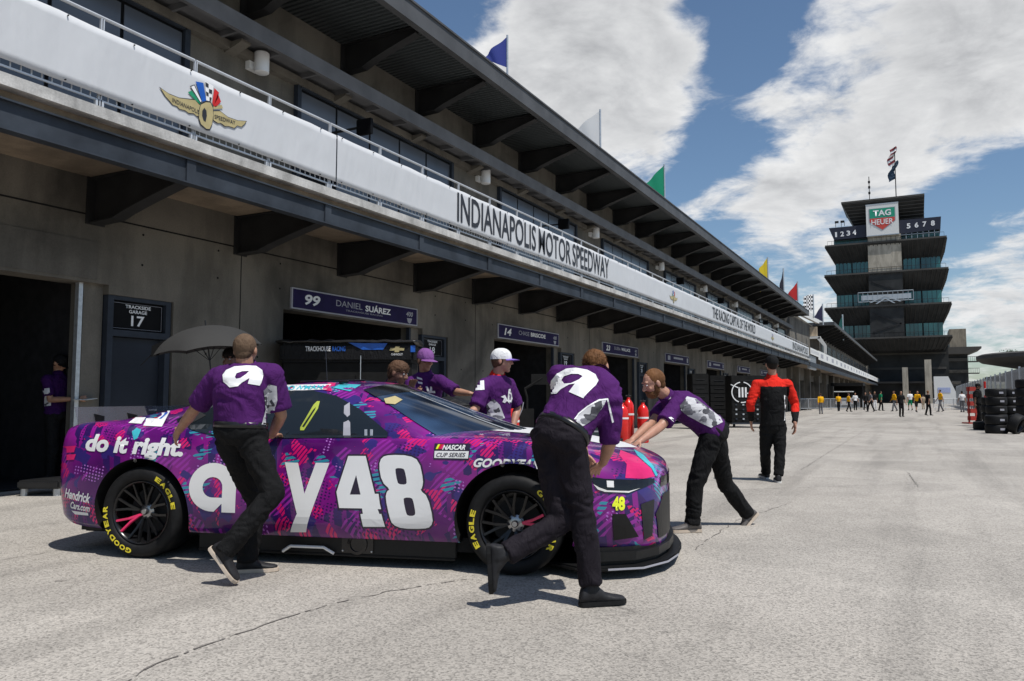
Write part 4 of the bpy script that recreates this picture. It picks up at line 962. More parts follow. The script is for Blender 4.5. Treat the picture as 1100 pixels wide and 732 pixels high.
me = fit(text_mesh('BOWMAN', bold=.02, shear=.3), 44, 4.2); me.transform(Matrix.Translation((326, -417.3, 0)) @ Matrix.Rotation(.02, 4, 'Z')); project_cam(me, cb, .008); link('lettering', me, CAR, MAT['teal'])
cam_poly('livery_patch', [(358, 417), (366, 413), (388, 414), (376, 421)], 'teal', .005, mirror=False); cam_poly('livery_patch', [(346, 419), (353, 412), (361, 412), (356, 421)], 'pink', .005, mirror=False)
cam_poly('livery_patch', [(412, 430), (424, 427), (432, 431), (424, 436), (414, 435)], 'gold', .013, mirror=False)
for p_ in ([(142, 464), (147, 460), (152, 462), (148, 471), (144, 473)],): cam_poly('livery_patch', p_, 'teal', .004, mirror=False)
cam_poly('livery_patch', [(68, 480), (82, 479), (80, 486), (66, 487)], 'pink', .004, mirror=False); cam_poly('livery_patch', [(66, 489), (82, 488), (80, 494), (64, 495)], 'pink', .004, mirror=False)
for p_ in ((540, 500), (145, 494.5)):
    me = poly_mesh([[(p_[0]+2.0*math.cos(a_), -p_[1]+2.0*math.sin(a_)) for a_ in [i*.6283 for i in range(10)]]]); project_cam(me, cb, .006); link('hood_pin', me, CAR, MAT['decal_white'])
# front end
ZF = (560, 440, 6.1); ZG = (630, 450, 4.306)
cam_poly('livery_patch', [(680,450),(690,360),(640,300),(650,268),(760,310),(850,390),(872,440),(800,455)], 'pink', .003, ZF, mirror=False)
cam_poly('livery_patch', [(735,262),(800,300),(862,370),(892,430),(880,440),(850,385),(760,305)], 'teal', .004, ZF, mirror=False)
cam_poly('headlight', [(445,440),(540,455),(720,462),(868,452),(870,480),(800,512),(700,550),(540,545),(490,510)], 'gloss_black', .006, ZF)
hl = cam_poly('headlight_lens', [(470,490),(500,525),(545,540),(700,546),(775,516),(700,536),(560,530),(510,512)], 'offwhite', .009, ZF)
cam_poly('headlight_lamp', [(556,468),(602,470),(604,512),(560,510)], 'decal_white', .010, ZF)
cam_poly('air_duct', [(118,440),(180,440),(240,545),(125,562)], 'carbon', .005, ZG); cam_poly('side_intake', [(250,395),(312,372),(302,540),(265,560)], 'steel_dark', .005, ZG)
me = fit(text_mesh('48', bold=.05), 13.5, 15); me.transform(Matrix.Translation((630+147/4.306, -(450+392/4.306), 0))); dense(me, 4); project_cam(me, cb, .007); link('lettering', me, CAR, MAT['fluo'])
def front_poly(nm, pts, m, off=.006):
    me = poly_mesh([pts], .05); me.transform(CM @ frame(Vector((3.2, 0, 0)), (0, 1, 0), (0, 0, 1))); project(me, cb, -axW, off, 1.0, 4); return link(nm, me, CAR, MAT[m])
front_poly('grille', [(-.58, .22), (.58, .22), (.66, .40), (.5, .52), (-.5, .52), (-.66, .40)], 'carbon')
front_poly('upper_grille', [(-.55, .575), (.55, .575), (.5, .64), (-.5, .64)], 'gloss_black')
# white panel on the hood
hp = poly_mesh([[(1.12, -.42), (2.1, -.34), (2.22, 0), (2.1, .34), (1.12, .42)]], .05); hp.transform(CM @ Matrix.Translation((0, 0, 2))); project(hp, cb, (0, 0, -1), .004, 1, 5); link('hood_panel', hp, CAR, MAT['decal_white'])
for s in (-1, 1):
    hv = poly_mesh([[(1.45, s*.5), (1.75, s*.46), (1.75, s*.6), (1.45, s*.66)]], .05); hv.transform(CM @ Matrix.Translation((0, 0, 2))); project(hv, cb, (0, 0, -1), .006, 1, 5); link('hood_vent', hv, CAR, MAT['carbon'])
# splitter, lower fascia, skirts, diffuser
def ringplate(nm, outl, z0, z1, m, grow=0.0, bev=.012):
    b = MB(); b.prism([(x, y, z0) for x, y in outl], (0, 0, z1-z0)); return b.build(nm, m, CAR, bevel=bev, world=False)
def nose(off, x0, n=12):
    pts = [(2.455+off, .1), (2.43+off, .36), (2.36+off, .62), (2.22+off*.8, .82+off*.5), (2.02+off*.5, .92+off*.6), (x0, .96+off*.4)]
    return [(x, -y) for x, y in reversed(pts)] + pts
ringplate('splitter', nose(.09, 1.86)+[(1.6, .8), (1.6, -.8)], .055, .085, MAT['carbon'])
ringplate('lower_fascia', nose(.03, 1.9), .085, .20, MAT['carbon'], bev=.03)
b = MB()
for sgn in (-1,):
    P = nose(.09, 1.86)[1:5]
    for (xa, ya), (xb, yb) in zip(P[:3], P[1:]): b.prism([(xa, ya-.004, .066), (xb, yb-.004, .066), (xb, yb-.004, .078), (xa, ya-.004, .078)], (.003, -.004, 0))
b.build('splitter_line', MAT['letter_grey'], CAR, world=False)
for s in (-1, 1):
    b = MB(); b.box((-1.0, s*.875, .075), (1.0, s*.83, .23)); b.box((-1.0, s*.89, .065), (1.0, s*.83, .08)); b.build('side_skirt', MAT['carbon'], CAR, bevel=.006, world=False)
    b = MB(); xe = .27; b.lathe([(.055, -.01), (.075, -.005), (.075, .01), (.055, .012), (.05, -.06), (0, -.06)], (xe, s*.885, .155), (0, s, 0), 24); b.box((xe-.12, s*.875, .09), (xe+.12, s*.885, .22)); b.build('exhaust', MAT['gloss_black'], CAR, world=False)
    b = MB(); 
    for q in (-.11, .11):
        for zq in (.105, .205): b.cyl((xe+q, s*.883, zq), (xe+q, s*.893, zq), .006, n=6)
    b.build('bolt', MAT['galv'], CAR, world=False)
    b = MB(); b.path([(-.30, s*.905, .085), (-.24, s*.905, .125), (.02, s*.905, .125), (.10, s*.905, .085)], .011, 6); b.build('jack_bar', MAT['decal_white'], CAR, world=False)
    b = MB(); b.box((-2.1, s*.6, .16), (-1.85, s*.78, .30)); b.build('rear_strake', MAT['carbon'], CAR, world=False)
b = MB(); b.box((-1.9, -.8, .16), (-.9, .8, .26)); b.box((-1.0, -.85, .12), (1.6, .85, .22)); 
for y in (-.6, -.3, 0, .3, .6): b.box((-2.2, y-.01, .12), (-1.7, y+.01, .32))
b.build('underfloor', MAT['matte_black'], CAR, world=False)
t = NT('clear_spoiler'); t.set(Base_Color=(.3, .3, .33), Roughness=.1); tb = t.node('ShaderNodeBsdfTransparent', i_Color=(.75, .75, .78, 1)); mxs = t.node('ShaderNodeMixShader', i_0=.82); t.t.links.new(t.b.outputs[0], mxs.inputs[1]); t.t.links.new(tb.outputs[0], mxs.inputs[2]); t.t.links.new(mxs.outputs[0], t.n['Material Output'].inputs[0])
b = MB(); b.obox((-2.17, 0, 1.05), (-.02, 0, .075), (0, .80, 0), (.002, 0, .0006)); b.build('spoiler', t.m, CAR, world=False)
b = MB(); 
for y in (-.6, -.2, .2, .6): b = MB(); b.obox((-2.13, y, 1.01), (.05, 0, -.01), (0, .006, 0), (0, 0, .05)); b.build('spoiler_brace', MAT['carbon'], CAR, world=False)
b = MB(); b.prism([(-1.9, .60, 1.04), (-1.2, .60, 1.14), (-.5, .58, 1.30), (-.5, .58, 1.33), (-1.25, .6, 1.22), (-1.9, .6, 1.10)], (0, .006, 0)); b.build('shark_fin', t.m, CAR, world=False)
for s in (-1, 1):
    b = MB(); b.cyl((-.05, s*.52, 1.315), (.02, s*.52, 1.325), .012, n=6); b.cyl((-.45, s*.38, 1.33), (.1, s*.38, 1.338), .008, n=6); b.build('roof_rail', MAT['gloss_black'], CAR, world=False)
b = MB(); b.cyl((-.35, -.1, 1.33), (-.37, -.1, 1.62), .003, .002, 5); b.build('antenna', MAT['steel'], CAR, world=False)
b = MB(); b.box((-.28, -.22, 1.336), (-.05, .22, 1.352)); b.build('roof_hatch', MAT['carbon'], CAR, bevel=.004, world=False)
for s in (-1,):   # mirror side camera pod on the far side is hidden; small door latch
    pass
# wheels
def arc_text(s, r, h, a0, a1, m, parent, y, off):
    L = []; n_ = len(s); wd = {'I': .5}
    for i, ch in enumerate(s):
        me = text_mesh(ch, bold=.045); aa = R(a0+(a1-a0)*(i+.5)/n_); wch = abs(R(a1-a0))*r/n_*.86; fit(me, wch, h); dense(me, .02)
        for v in me.vertices:
            th = aa - v.co.x/r; rr = r+v.co.y; v.co = Vector((rr*math.cos(th), y-off, rr*math.sin(th)))
        L.append(me)
    return join_me(L).build('lettering', m, parent, world=False)
def wheel(x, s, ga, ea, phase):
    W_ = empty('wheel', (x, s*.84, .34), 0 if s < 0 else math.pi); W_.parent = CAR; R_ = .34
    b = MB(); b.lathe([(.235, .04), (.235, -.10), (.24, -.135), (.26, -.148), (.29, -.152), (.315, -.145), (.332, -.125), (.339, -.10), (.34, 0), (.339, .10), (.33, .13), (.29, .15), (.235, .13)], (0, 0, 0), (0, 1, 0), 72)
    ty = b.build('tyre', MAT['rubber'], W_, smooth=True, world=False)
    arc_text('GOODYEAR', .289, .038, ga[0], ga[1], MAT['tyre_yellow'], ty, -.1515, .003); arc_text('EAGLE', .289, .036, ea[0], ea[1], MAT['tyre_yellow'], ty, -.1515, .003)
    b = MB(); b.lathe([(.238, -.135), (.232, -.14), (.224, -.135), (.215, -.115), (.212, -.02), (.2, .08), (.0, .09)], (0, 0, 0), (0, 1, 0), 64); rim = b.build('rim', MAT['rim'], W_, auto=40, world=False)
    for k in range(8):
        b = MB(); a = R(phase+k*45)
        for d in (-.20, .20):
            p0 = Vector((math.cos(a)*.055, -.075, math.sin(a)*.055)); p1 = Vector((math.cos(a+d*.55)*.13, -.098, math.sin(a+d*.55)*.13)); p2 = Vector((math.cos(a+d)*.216, -.122, math.sin(a+d)*.216))
            for q0, q1, r0, r1 in ((p0, p1, .011, .0085), (p1, p2, .0085, .009)):
                u = (q1-q0).normalized(); nrm = Vector((0, 1, 0)).cross(u).normalized(); b.obox((q0+q1)/2, u*((q1-q0).length/2+.004), nrm*(r0+r1)/2, Vector((0, .014, 0)))
        b.build('spoke', MAT['pinkrim'] if k == 0 else MAT['rim'], rim, bevel=.003, world=False)
    b = MB(); b.lathe([(0, -.10), (.018, -.10), (.024, -.09), (.024, -.07), (.045, -.068), (.06, -.06), (.062, -.03)], (0, 0, 0), (0, 1, 0), 24); b.build('hub_nut', MAT['chrome'], rim, auto=40, world=False)
    b = MB(); b.lathe([(0, -.01), (.17, -.01), (.17, .01), (0, .01)], (0, 0, 0), (0, 1, 0), 40); b.build('brake_disc', MAT['steel_dark'], rim, world=False)
    return W_
MAT['rim'] = simple('rim_black', (.01, .01, .011), .25, .2, .1); MAT['pinkrim'] = simple('rim_pink', (.6, .02, .1), .35); MAT['chrome'] = simple('chrome', (.35, .35, .36), .25, .9, .05)
wheel(-1.43, -1, (-100, -190), (64, 6), 210); wheel(1.43, -1, (55, -35), (214, 160), 8)
wheel(-1.43, 1, (-100, -190), (64, 6), 0); wheel(1.43, 1, (-40, -130), (120, 60), 20)
# ------------------------------------------------------------------ people
def skin(name, c): 
    t = NT(name); n_ = t.noise(t.obj, 14, 4); t.set(Base_Color=t.ramp(n_, [(.3, tuple(x*.85 for x in c)), (.7, tuple(min(1, x*1.1) for x in c))]), Roughness=.5, Subsurface_Weight=.08, Subsurface_Radius=(.02, .008, .004), Subsurface_Scale=.5)
    t.bump(t.noise(t.obj, 120, 2), .15, .002); return t.m
def fabric(name, c, rough=.85, v=.12, **kw):
    t = NT(name); n_ = t.noise(t.obj, 5, 4); t.set(Base_Color=t.ramp(n_, [(.3, tuple(x*(1-v) for x in c)), (.7, tuple(min(1, x*(1+v)) for x in c))]), Roughness=rough, Specular_IOR_Level=.12, **kw)
    t.bump(t.noise(t.mapv(t.obj, (1, 1, .45)), 13, 5, .55, 1.6), .7, .03); return t.m
SK = skin('skin_tan', (.36, .19, .12)); SK2 = skin('skin_ruddy', (.42, .22, .15)); SK3 = skin('skin_dark', (.22, .11, .07))
PUR = fabric('cloth_purple', (.068, .014, .105)); PURD = fabric('cloth_dark_purple', (.03, .006, .06)); BLK = fabric('cloth_black', (.0095, .0095, .010), .8); BLK2 = fabric('cloth_charcoal', (.0135, .011, .015), .75)
RED = fabric('cloth_red', (.65, .025, .015)); YEL = fabric('cloth_yellow', (.75, .38, .01)); WHT = fabric('cloth_white', (.7, .7, .7)); GRN = fabric('cloth_green', (.01, .2, .09)); GRY = fabric('cloth_grey', (.14, .14, .15)); TAN = fabric('cloth_tan', (.35, .28, .2))
HR = fabric('hair_reddish', (.15, .07, .03), .6, .5); HB = fabric('hair_brown', (.09, .05, .03), .6, .5); HK = fabric('hair_black', (.015, .012, .01), .5, .4); HG = fabric('hair_cropped', (.13, .085, .055), .7, .4)
SOLE = simple('shoe_sole', (.5, .42, .34), .7); SHOE = simple('shoe_black', (.02, .02, .022), .55, 0, .3, 30); LEATH = simple('belt_leather', (.012, .012, .013), .3)
MAT['eye_white'] = simple('eye_white', (.6, .58, .55), .2)
t = NT('camo_print'); cs_ = t.node('ShaderNodeSeparateColor', i_0=t.node('ShaderNodeTexVoronoi', distance='CHEBYCHEV', i_Vector=t.mapv(t.obj, (1, 1, 1.4), (.5, .6, .6)), i_Scale=15.).outputs['Color']).outputs[0]
rp = t.node('ShaderNodeValToRGB', i_0=cs_); rp.color_ramp.interpolation = 'CONSTANT'; e_ = rp.color_ramp.elements; e_[0].color = (.05, .05, .06, 1); e_[1].position = .38; e_[1].color = (.5, .5, .52, 1); e3 = e_.new(.22); e3.color = (.15, .15, .17, 1)
t.set(Base_Color=rp.outputs[0], Roughness=.8); PRINT = t.m
def vox(b, name, mats, parent, vs, sm=4, wr=0.0, wf=9.0, seed=0.0):
    me = b.mesh('v'); ob = bpy.data.objects.new('v', me); col.objects.link(ob)
    m = ob.modifiers.new('r', 'REMESH'); m.mode = 'VOXEL'; m.voxel_size = vs
    m = ob.modifiers.new('s', 'SMOOTH'); m.factor = .6; m.iterations = sm
    bpy.context.view_layer.update()
    me2 = bpy.data.meshes.new_from_object(ob.evaluated_get(bpy.context.evaluated_depsgraph_get())); bpy.data.objects.remove(ob)
    if wr:
        N_ = [v.normal.copy() for v in me2.vertices]
        for v, n_ in zip(me2.vertices, N_):
            p = v.co; q = Vector((p.x*wf, p.y*wf, p.z*wf*1.5+2.0*noise.noise(p*5)+seed))
            d = noise.noise(q); d2 = noise.noise(q*2.3+Vector((7, 3, 1)))
            v.co = p + n_*wr*((1-abs(d)*2.6)*.8+.45*d2)
    for p in me2.polygons: p.use_smooth = True
    me2.materials.clear(); return link(name, me2, parent, mats)
def limb(b, p0, p1, r0, r1, n=14):
    p0, p1 = Vector(p0), Vector(p1); b.cyl(p0, p1, r0, r1, n); d = (p1-p0).normalized(); a = d.orthogonal().normalized(); c = d.cross(a)
    b.ell(p0, a*r0, c*r0, d*r0, n, 8); b.ell(p1, a*r1, c*r1, d*r1, n, 8)
def etube(b, rings, n=24):   # rings: (centre, halfvecA, halfvecB)
    P = []
    for c, A, B_ in rings:
        for i in range(n): t_ = 2*math.pi*i/n; P.append(Vector(c)+Vector(A)*math.cos(t_)+Vector(B_)*math.sin(t_))
    m = len(rings); Fs = [(k*n+i, k*n+(i+1) % n, (k+1)*n+(i+1) % n, (k+1)*n+i) for k in range(m-1) for i in range(n)]
    Fs += [tuple(range(n)), tuple((m-1)*n+i for i in range(n))]; b.add(P, Fs)
def hand(b, w, d, nrm, k=1.0, curl=.35, side=1):
    d = d.normalized(); nrm = (nrm-d*nrm.dot(d)).normalized(); s = d.cross(nrm)*side
    c = w+d*.05*k; b.ell(c, s*.041*k, d*.056*k, nrm*.016*k, 12, 8); limb(b, w-d*.01, w+d*.03*k, .026*k, .022*k, 10)
    for i, (o, L_) in enumerate(((-.031, .068), (-.010, .078), (.011, .073), (.031, .058))):
        p = w+d*.088*k+s*o*k-nrm*.002; dd = (d+s*o*3.2).normalized()
        for q, f in enumerate((.45, .32, .25)):
            a = curl*(q+.6); dq = (dd*math.cos(a)-nrm*math.sin(a)).normalized(); p2 = p+dq*L_*f*k; limb(b, p, p2, (.0098-.001*q)*k, (.0092-.001*q)*k, 8); p = p2
    p = w+d*.03*k-s*.034*k; dd = (d*.62-s*.72-nrm*.25).normalized(); p2 = p+dd*.036*k; limb(b, p, p2, .0125*k, .011*k, 8); limb(b, p2, p2+(d*.85-s*.35-nrm*.25).normalized()*.034*k, .011*k, .009*k, 8)
def tufts(ho, hc, hu, hf, n, L_):
    m = wmat(ho); mi = m.inverted(); me = ho.data; rr_ = random.Random(5); V = [v.co[:] for v in me.vertices]; Fc = [tuple(p.vertices) for p in me.polygons]; vs = list(me.vertices)
    for _ in range(n):
        v = rr_.choice(vs); p = m @ v.co; nn = (m.to_3x3() @ v.normal).normalized(); d = (nn*.45 - hu*.5 + hf*(.3 if (p-hc).dot(hu) > .06 else -.2) + Vector((rr_.gauss(0, .3), rr_.gauss(0, .3), rr_.gauss(0, .3)))).normalized()
        s = d.cross(nn).normalized()*.0016; q = p-nn*.003; l_ = L_*rr_.uniform(.5, 1.2); k0 = len(V)
        V += [tuple(mi @ (q-s)), tuple(mi @ (q+s)), tuple(mi @ (q+d*l_+s*.3-nn*l_*.1)), tuple(mi @ (q+d*l_-s*.3-nn*l_*.1))]; Fc.append((k0, k0+1, k0+2, k0+3))
    me2 = bpy.data.meshes.new('hair'); me2.from_pydata(V, [], Fc); me2.materials.append(me.materials[0]); me2.polygons.foreach_set('use_smooth', [True]*len(Fc)); ho.data = me2
def lerpv(a, c, t_): return a+(c-a)*t_
def person(label, J, cfg, group=None):
    k = cfg.get('k', 1.0); far = cfg.get('far', False); g = cfg.get('girth', 1.0); near = cfg.get('near', False)
    anks = [J['anL'], J['anR']]; base = Vector(((J['anL'].x+J['anR'].x)/2, (J['anL'].y+J['anR'].y)/2, 0))
    root = empty('person', base, 0, label, 'person', group)
    U = (J['neck']-J['pel']).normalized(); Rs = (J['shR']-J['shL']).normalized(); Rp = (J['hipR']-J['hipL']).normalized()
    Fs = U.cross(Rs).normalized(); Fp = U.cross(Rp).normalized(); Rs = Fs.cross(U); Rp = Fp.cross(U)
    hf = J.get('face', Fs).normalized(); hu = J.get('hup', Vector((0, 0, 1))); hu = (hu-hf*hu.dot(hf)).normalized(); hr = hf.cross(hu); hc = J['head']; K = k*cfg.get('hk', 1.0)
    def H(r, u, f): return hc+hr*r*K+hu*u*K+hf*f*K
    # ---- body
    b = MB(); tor = [(0, .155, .115), (.25, .135, .10), (.55, .16, .115), (.8, .17, .11), (.92, .12, .085), (1.0, .062, .06)]
    def spine(t_): return lerpv(J['pel'], J['neck'], t_) + Fs*(-.03*math.sin(math.pi*t_))*cfg.get('hunch', 1.0)
    def rings(lst, extra=0.0, sc_=1.0):
        out = []
        for t_, a, c in lst:
            r_ = (Rp*(1-t_)+Rs*t_).normalized(); f_ = (Fp*(1-t_)+Fs*t_).normalized(); out.append((spine(t_), r_*(a*k*g*sc_+extra), f_*(c*k*g*sc_+extra)))
        return out
    etube(b, rings(tor)); 
    for s in 'LR':
        limb(b, lerpv(J['sh'+s], J['neck'], .25)-U*.02, J['sh'+s], .05*k, .052*k); limb(b, J['sh'+s], J['el'+s], .05*k, .040*k); limb(b, J['el'+s], lerpv(J['el'+s], J['wr'+s], .35), .040*k, .041*k); limb(b, lerpv(J['el'+s], J['wr'+s], .35), J['wr'+s], .041*k, .026*k)
        hd = J.get('hd'+s, (J['wr'+s]-J['el'+s])); hn = J.get('hn'+s, Rs if s == 'R' else -Rs)
        if far: b.ell(J['wr'+s]+hd.normalized()*.07*k, hd.normalized()*.09*k, hd.normalized().orthogonal()*.035*k, hd.normalized().cross(hd.normalized().orthogonal())*.03*k, 8, 6)
        else: hand(b, J['wr'+s], hd, hn, k, cfg.get('curl', .35), J.get('hs'+s, 1 if s == 'R' else -1))
        limb(b, J['hip'+s], J['kn'+s], .08*k, .052*k); limb(b, J['kn'+s], J['an'+s], .052*k, .033*k)
        fd = J['fd'+s].normalized(); limb(b, J['an'+s], J['an'+s]+fd*.07*k-J['fu'+s]*.055*k, .030*k, .020*k)
    limb(b, spine(.93), H(0, -.05, -.018), .062*k, .056*k)
    b.ell(H(0, .022, -.010), hr*.076*K, hf*.094*K, hu*.090*K); b.ell(H(0, -.02, .02), hr*.066*K, hf*.068*K, hu*.075*K); b.ell(H(0, -.055, .028), hr*.052*K, hf*.056*K, hu*.05*K); b.ell(H(0, -.092, .058), hr*.026*K, hf*.026*K, hu*.022*K)
    if not far:
        limb(b, H(0, .018, .084), H(0, -.022, .104), .009*K, .0145*K, 8)
        for s in (-1, 1):
            b.ell(H(s*.08, -.008, -.008), hr*.010*K, hf*.020*K, hu*.032*K, 8, 6); b.ell(H(s*.03, .033, .076), hr*.026*K, hf*.012*K, hu*.009*K, 8, 6); b.ell(H(s*.04, -.025, .062), hr*.02*K, hf*.016*K, hu*.018*K, 8, 6); b.ell(H(s*.011, -.028, .096), hr*.009*K, hf*.01*K, hu*.008*K, 8, 6)
        b.ell(H(0, -.052, .082), hr*.023*K, hf*.011*K, hu*.006*K, 8, 6); b.ell(H(0, -.063, .079), hr*.020*K, hf*.011*K, hu*.006*K, 8, 6)
    body = vox(b, 'body', cfg.get('skin', SK), root, .022 if far else (.0058 if near else .0075), 2 if far else 3)
    if not far:
        for s in (-1, 1):
            e = MB(); e.ell(H(s*.031, .010, .078), hr*.0125*K, hf*.009*K, hu*.008*K, 10, 8); e.build('eye', MAT['eye_white'], root, smooth=True); e = MB(); e.ell(H(s*.031, .010, .0845), hr*.0052*K, hf*.0035*K, hu*.0052*K, 8, 6); e.build('pupil', MAT['matte_black'], root, smooth=True)
    # ---- trousers
    b = MB(); etube(b, [(spine(.13)+Fp*.0, Rp*.158*k*g, Fp*.122*k*g), (spine(0), Rp*.172*k*g, Fp*.14*k*g), (spine(-.12), Rp*.168*k*g, Fp*.135*k*g), (spine(-.2), Rp*.12*k*g, Fp*.11*k*g)])
    for s in 'LR':
        h_, kn, an = J['hip'+s], J['kn'+s], J['an'+s]; limb(b, lerpv(h_, J['pel'], .15), kn, .104*k*cfg.get('tg', 1.0), .070*k, 18)
        d_ = (an-kn).normalized(); a_ = d_.orthogonal().normalized(); c_ = d_.cross(a_); top_ = .070*k; hem = cfg.get('hem', .066)*k
        end = kn+(an-kn)*cfg.get('cuff', 1.07); 
        if cfg.get('shorts'): end = kn+(an-kn)*.05; hem = .085*k; 
        etube(b, [(kn-d_*.02, a_*top_, c_*top_), (lerpv(kn, end, .35), a_*top_*1.0, c_*top_*1.0), (lerpv(kn, end, .8), a_*hem*.95, c_*hem*.95), (end, a_*hem, c_*hem)]) if not cfg.get('shorts') else None
        b.ell(kn, a_*top_, c_*top_, d_*top_, 12, 8)
    trs = vox(b, 'shorts' if cfg.get('shorts') else 'trousers', cfg.get('pants', BLK), root, .024 if far else .010, 2 if far else 3, 0 if far else .010, 8, cfg.get('seed', 0))
    # ---- shirt
    b = MB(); lst = [(-.03 if not cfg.get('tucked') else .10, .170, .135), (.12, .160, .125), (.3, .158, .12), (.55, .178, .13), (.78, .19, .125), (.90, .165, .10), (.965, .115, .085), (1.01, .078, .074)]
    etube(b, rings(lst, .008))
    for s in 'LR':
        sh, el = J['sh'+s], J['el'+s]; f_ = cfg.get('sleeve', .72); d_ = (el-sh).normalized(); a_ = d_.orthogonal().normalized(); c_ = d_.cross(a_); inn = lerpv(sh, spine(.84), .55)
        limb(b, inn, sh, .078*k*g, .07*k*g, 16)
        e1 = lerpv(sh, el, min(f_, 1)); r1 = (.072 if f_ < 1 else .056)*k*g
        etube(b, [(sh-d_*.02, a_*.066*k*g, c_*.066*k*g), (lerpv(sh, e1, .5), a_*.068*k*g, c_*.068*k*g), (e1, a_*r1, c_*r1)])
        if f_ > 1:
            wr = J['wr'+s]; d_ = (wr-el).normalized(); a_ = d_.orthogonal().normalized(); c_ = d_.cross(a_); b.ell(el, a_*.056*k, c_*.056*k, d_*.056*k, 14, 8); etube(b, [(el, a_*.056*k, c_*.056*k), (lerpv(el, wr, .5), a_*.052*k, c_*.052*k), (lerpv(el, wr, .95), a_*.037*k, c_*.037*k)])
    shirt = vox(b, cfg.get('top', 'shirt'), cfg.get('shirt', PUR), root, .022 if far else .0095, 2 if far else 3, 0 if far else .008, 7, cfg.get('seed', 0)+3)
    if cfg.get('paint'):
        shirt.data.materials.append(cfg['paint'][0]); m_ = wmat(shirt)
        for p in shirt.data.polygons: p.material_index = 1 if cfg['paint'][1](m_ @ p.center) else 0
    if not far:   # collar and belt
        b = MB(); c0 = spine(.985); c1 = lerpv(spine(.93), H(0, -.05, -.018), .55)
        n_ = 24; ax = (c1-c0).normalized(); a_ = (Rs-ax*Rs.dot(ax)).normalized(); f_ = ax.cross(a_); P_ = []
        for rr, cc in ((.082*k, c0), (.070*k, c1), (.064*k, c1), (.07*k, c0)):
            for i in range(n_): t_ = 2*math.pi*i/n_; P_.append(cc+(a_*math.cos(t_)*rr+f_*math.sin(t_)*rr*.95))
        b.add(P_, [(q*n_+i, q*n_+(i+1) % n_, (q+1)*n_+(i+1) % n_, (q+1)*n_+i) for q in range(3) for i in range(n_)]); b.build('collar', cfg.get('collar', cfg.get('shirt', PUR)), root, smooth=True)
        b = MB(); P_ = []; cb_ = spine(.09)
        for off, dz in ((.002, -.02), (.012, -.019), (.012, .019), (.002, .02)):
            for i in range(32): t_ = 2*math.pi*i/32; P_.append(cb_+U*dz*k+Rp*(.163*k*g+off)*math.cos(t_)+Fp*(.129*k*g+off)*math.sin(t_))
        if cfg.get('tucked'): b.add(P_, [(q*32+i, q*32+(i+1) % 32, (q+1)*32+(i+1) % 32, (q+1)*32+i) for q in range(3) for i in range(32)]); b.build('belt', LEATH, root, smooth=True)
    # ---- shoes
    for s in 'LR':
        fd = J['fd'+s].normalized(); fu = J['fu'+s]; fu = (fu-fd*fu.dot(fd)).normalized(); fs = fd.cross(fu); a0 = J['an'+s]-fu*.085*k
        b = MB(); rg = []
        for x, w_, h_ in ((-.075, .022, .045), (-.062, .036, .095), (-.02, .040, .125), (.03, .040, .105), (.08, .043, .06), (.13, .046, .045), (.175, .040, .036), (.20, .022, .028)):
            rg.append((a0+fd*x*k+fu*(h_/2+.006)*k, fs*w_*k, fu*h_/2*k))
        etube(b, rg, 14)
        if far: etube(b, [(a0+fd*x*k+fu*.012*k, fs*w_*k, fu*.014*k) for x, w_ in ((-.075, .03), (.02, .038), (.12, .046), (.2, .03))], 10)
        limb(b, J['an'+s]-fu*.02*k, J['an'+s]+(J['kn'+s]-J['an'+s]).normalized()*.05*k, .046*k, .044*k, 12)
        sh_ = vox(b, 'shoe', cfg.get('shoe', SHOE), root, .02 if far else .007, 2)
        if not far:
            b = MB(); ol = [(-.08, .012), (-.07, .030), (-.03, .037), (.03, .035), (.09, .043), (.14, .047), (.18, .041), (.205, .024), (.212, 0)]
            ol = ol+[(x, -w_) for x, w_ in reversed(ol[:-1])]; P_ = [a0+fd*x*k+fs*w_*k-fu*.006*k for x, w_ in ol]; b.prism(P_, fu*.026*k); b.build('sole', cfg.get('sole', SOLE), sh_, bevel=.003)
    # ---- hair / cap
    hair = cfg.get('hair')
    if hair:
        b = MB(); cf = .94 if cfg.get('cap') else 1.0; b.ell(H(0, .030 if cf == 1 else .012, -.022), hr*.0825*K, hf*.090*K*cf, hu*.092*K*cf, 20, 14); b.ell(H(0, -.025, -.045), hr*.064*K, hf*.052*K, hu*.055*K, 14, 8)
        if cfg.get('hairlen', 0) : b.ell(H(0, .052, .006), hr*.077*K, hf*.087*K, hu*.072*K, 20, 14); b.ell(H(0, -.02, -.05), hr*.068*K, hf*.056*K, hu*.062*K, 14, 8)
        ho = vox(b, 'hair', hair, root, .02 if far else .006, 1, 0 if far else (.004 if cfg.get('hairlen') else .0012), 38)
    if hair and not far: tufts(ho, hc, hu, hf, 2600 if cfg.get('hairlen') else 1500, .016 if cfg.get('hairlen') else .007)
    if cfg.get('beard'):
        b = MB(); b.ell(H(0, -.072, .040), hr*.058*K, hf*.054*K, hu*.046*K, 14, 10); b.ell(H(0, -.046, .084), hr*.026*K, hf*.012*K, hu*.007*K, 10, 6)
        for s in (-1, 1): b.ell(H(s*.062, -.04, .012), hr*.013*K, hf*.026*K, hu*.042*K, 10, 8)
        ho = vox(b, 'beard', cfg['beard'], root, .006, 1, .003, 50); tufts(ho, hc, hu, hf, 700, .016)
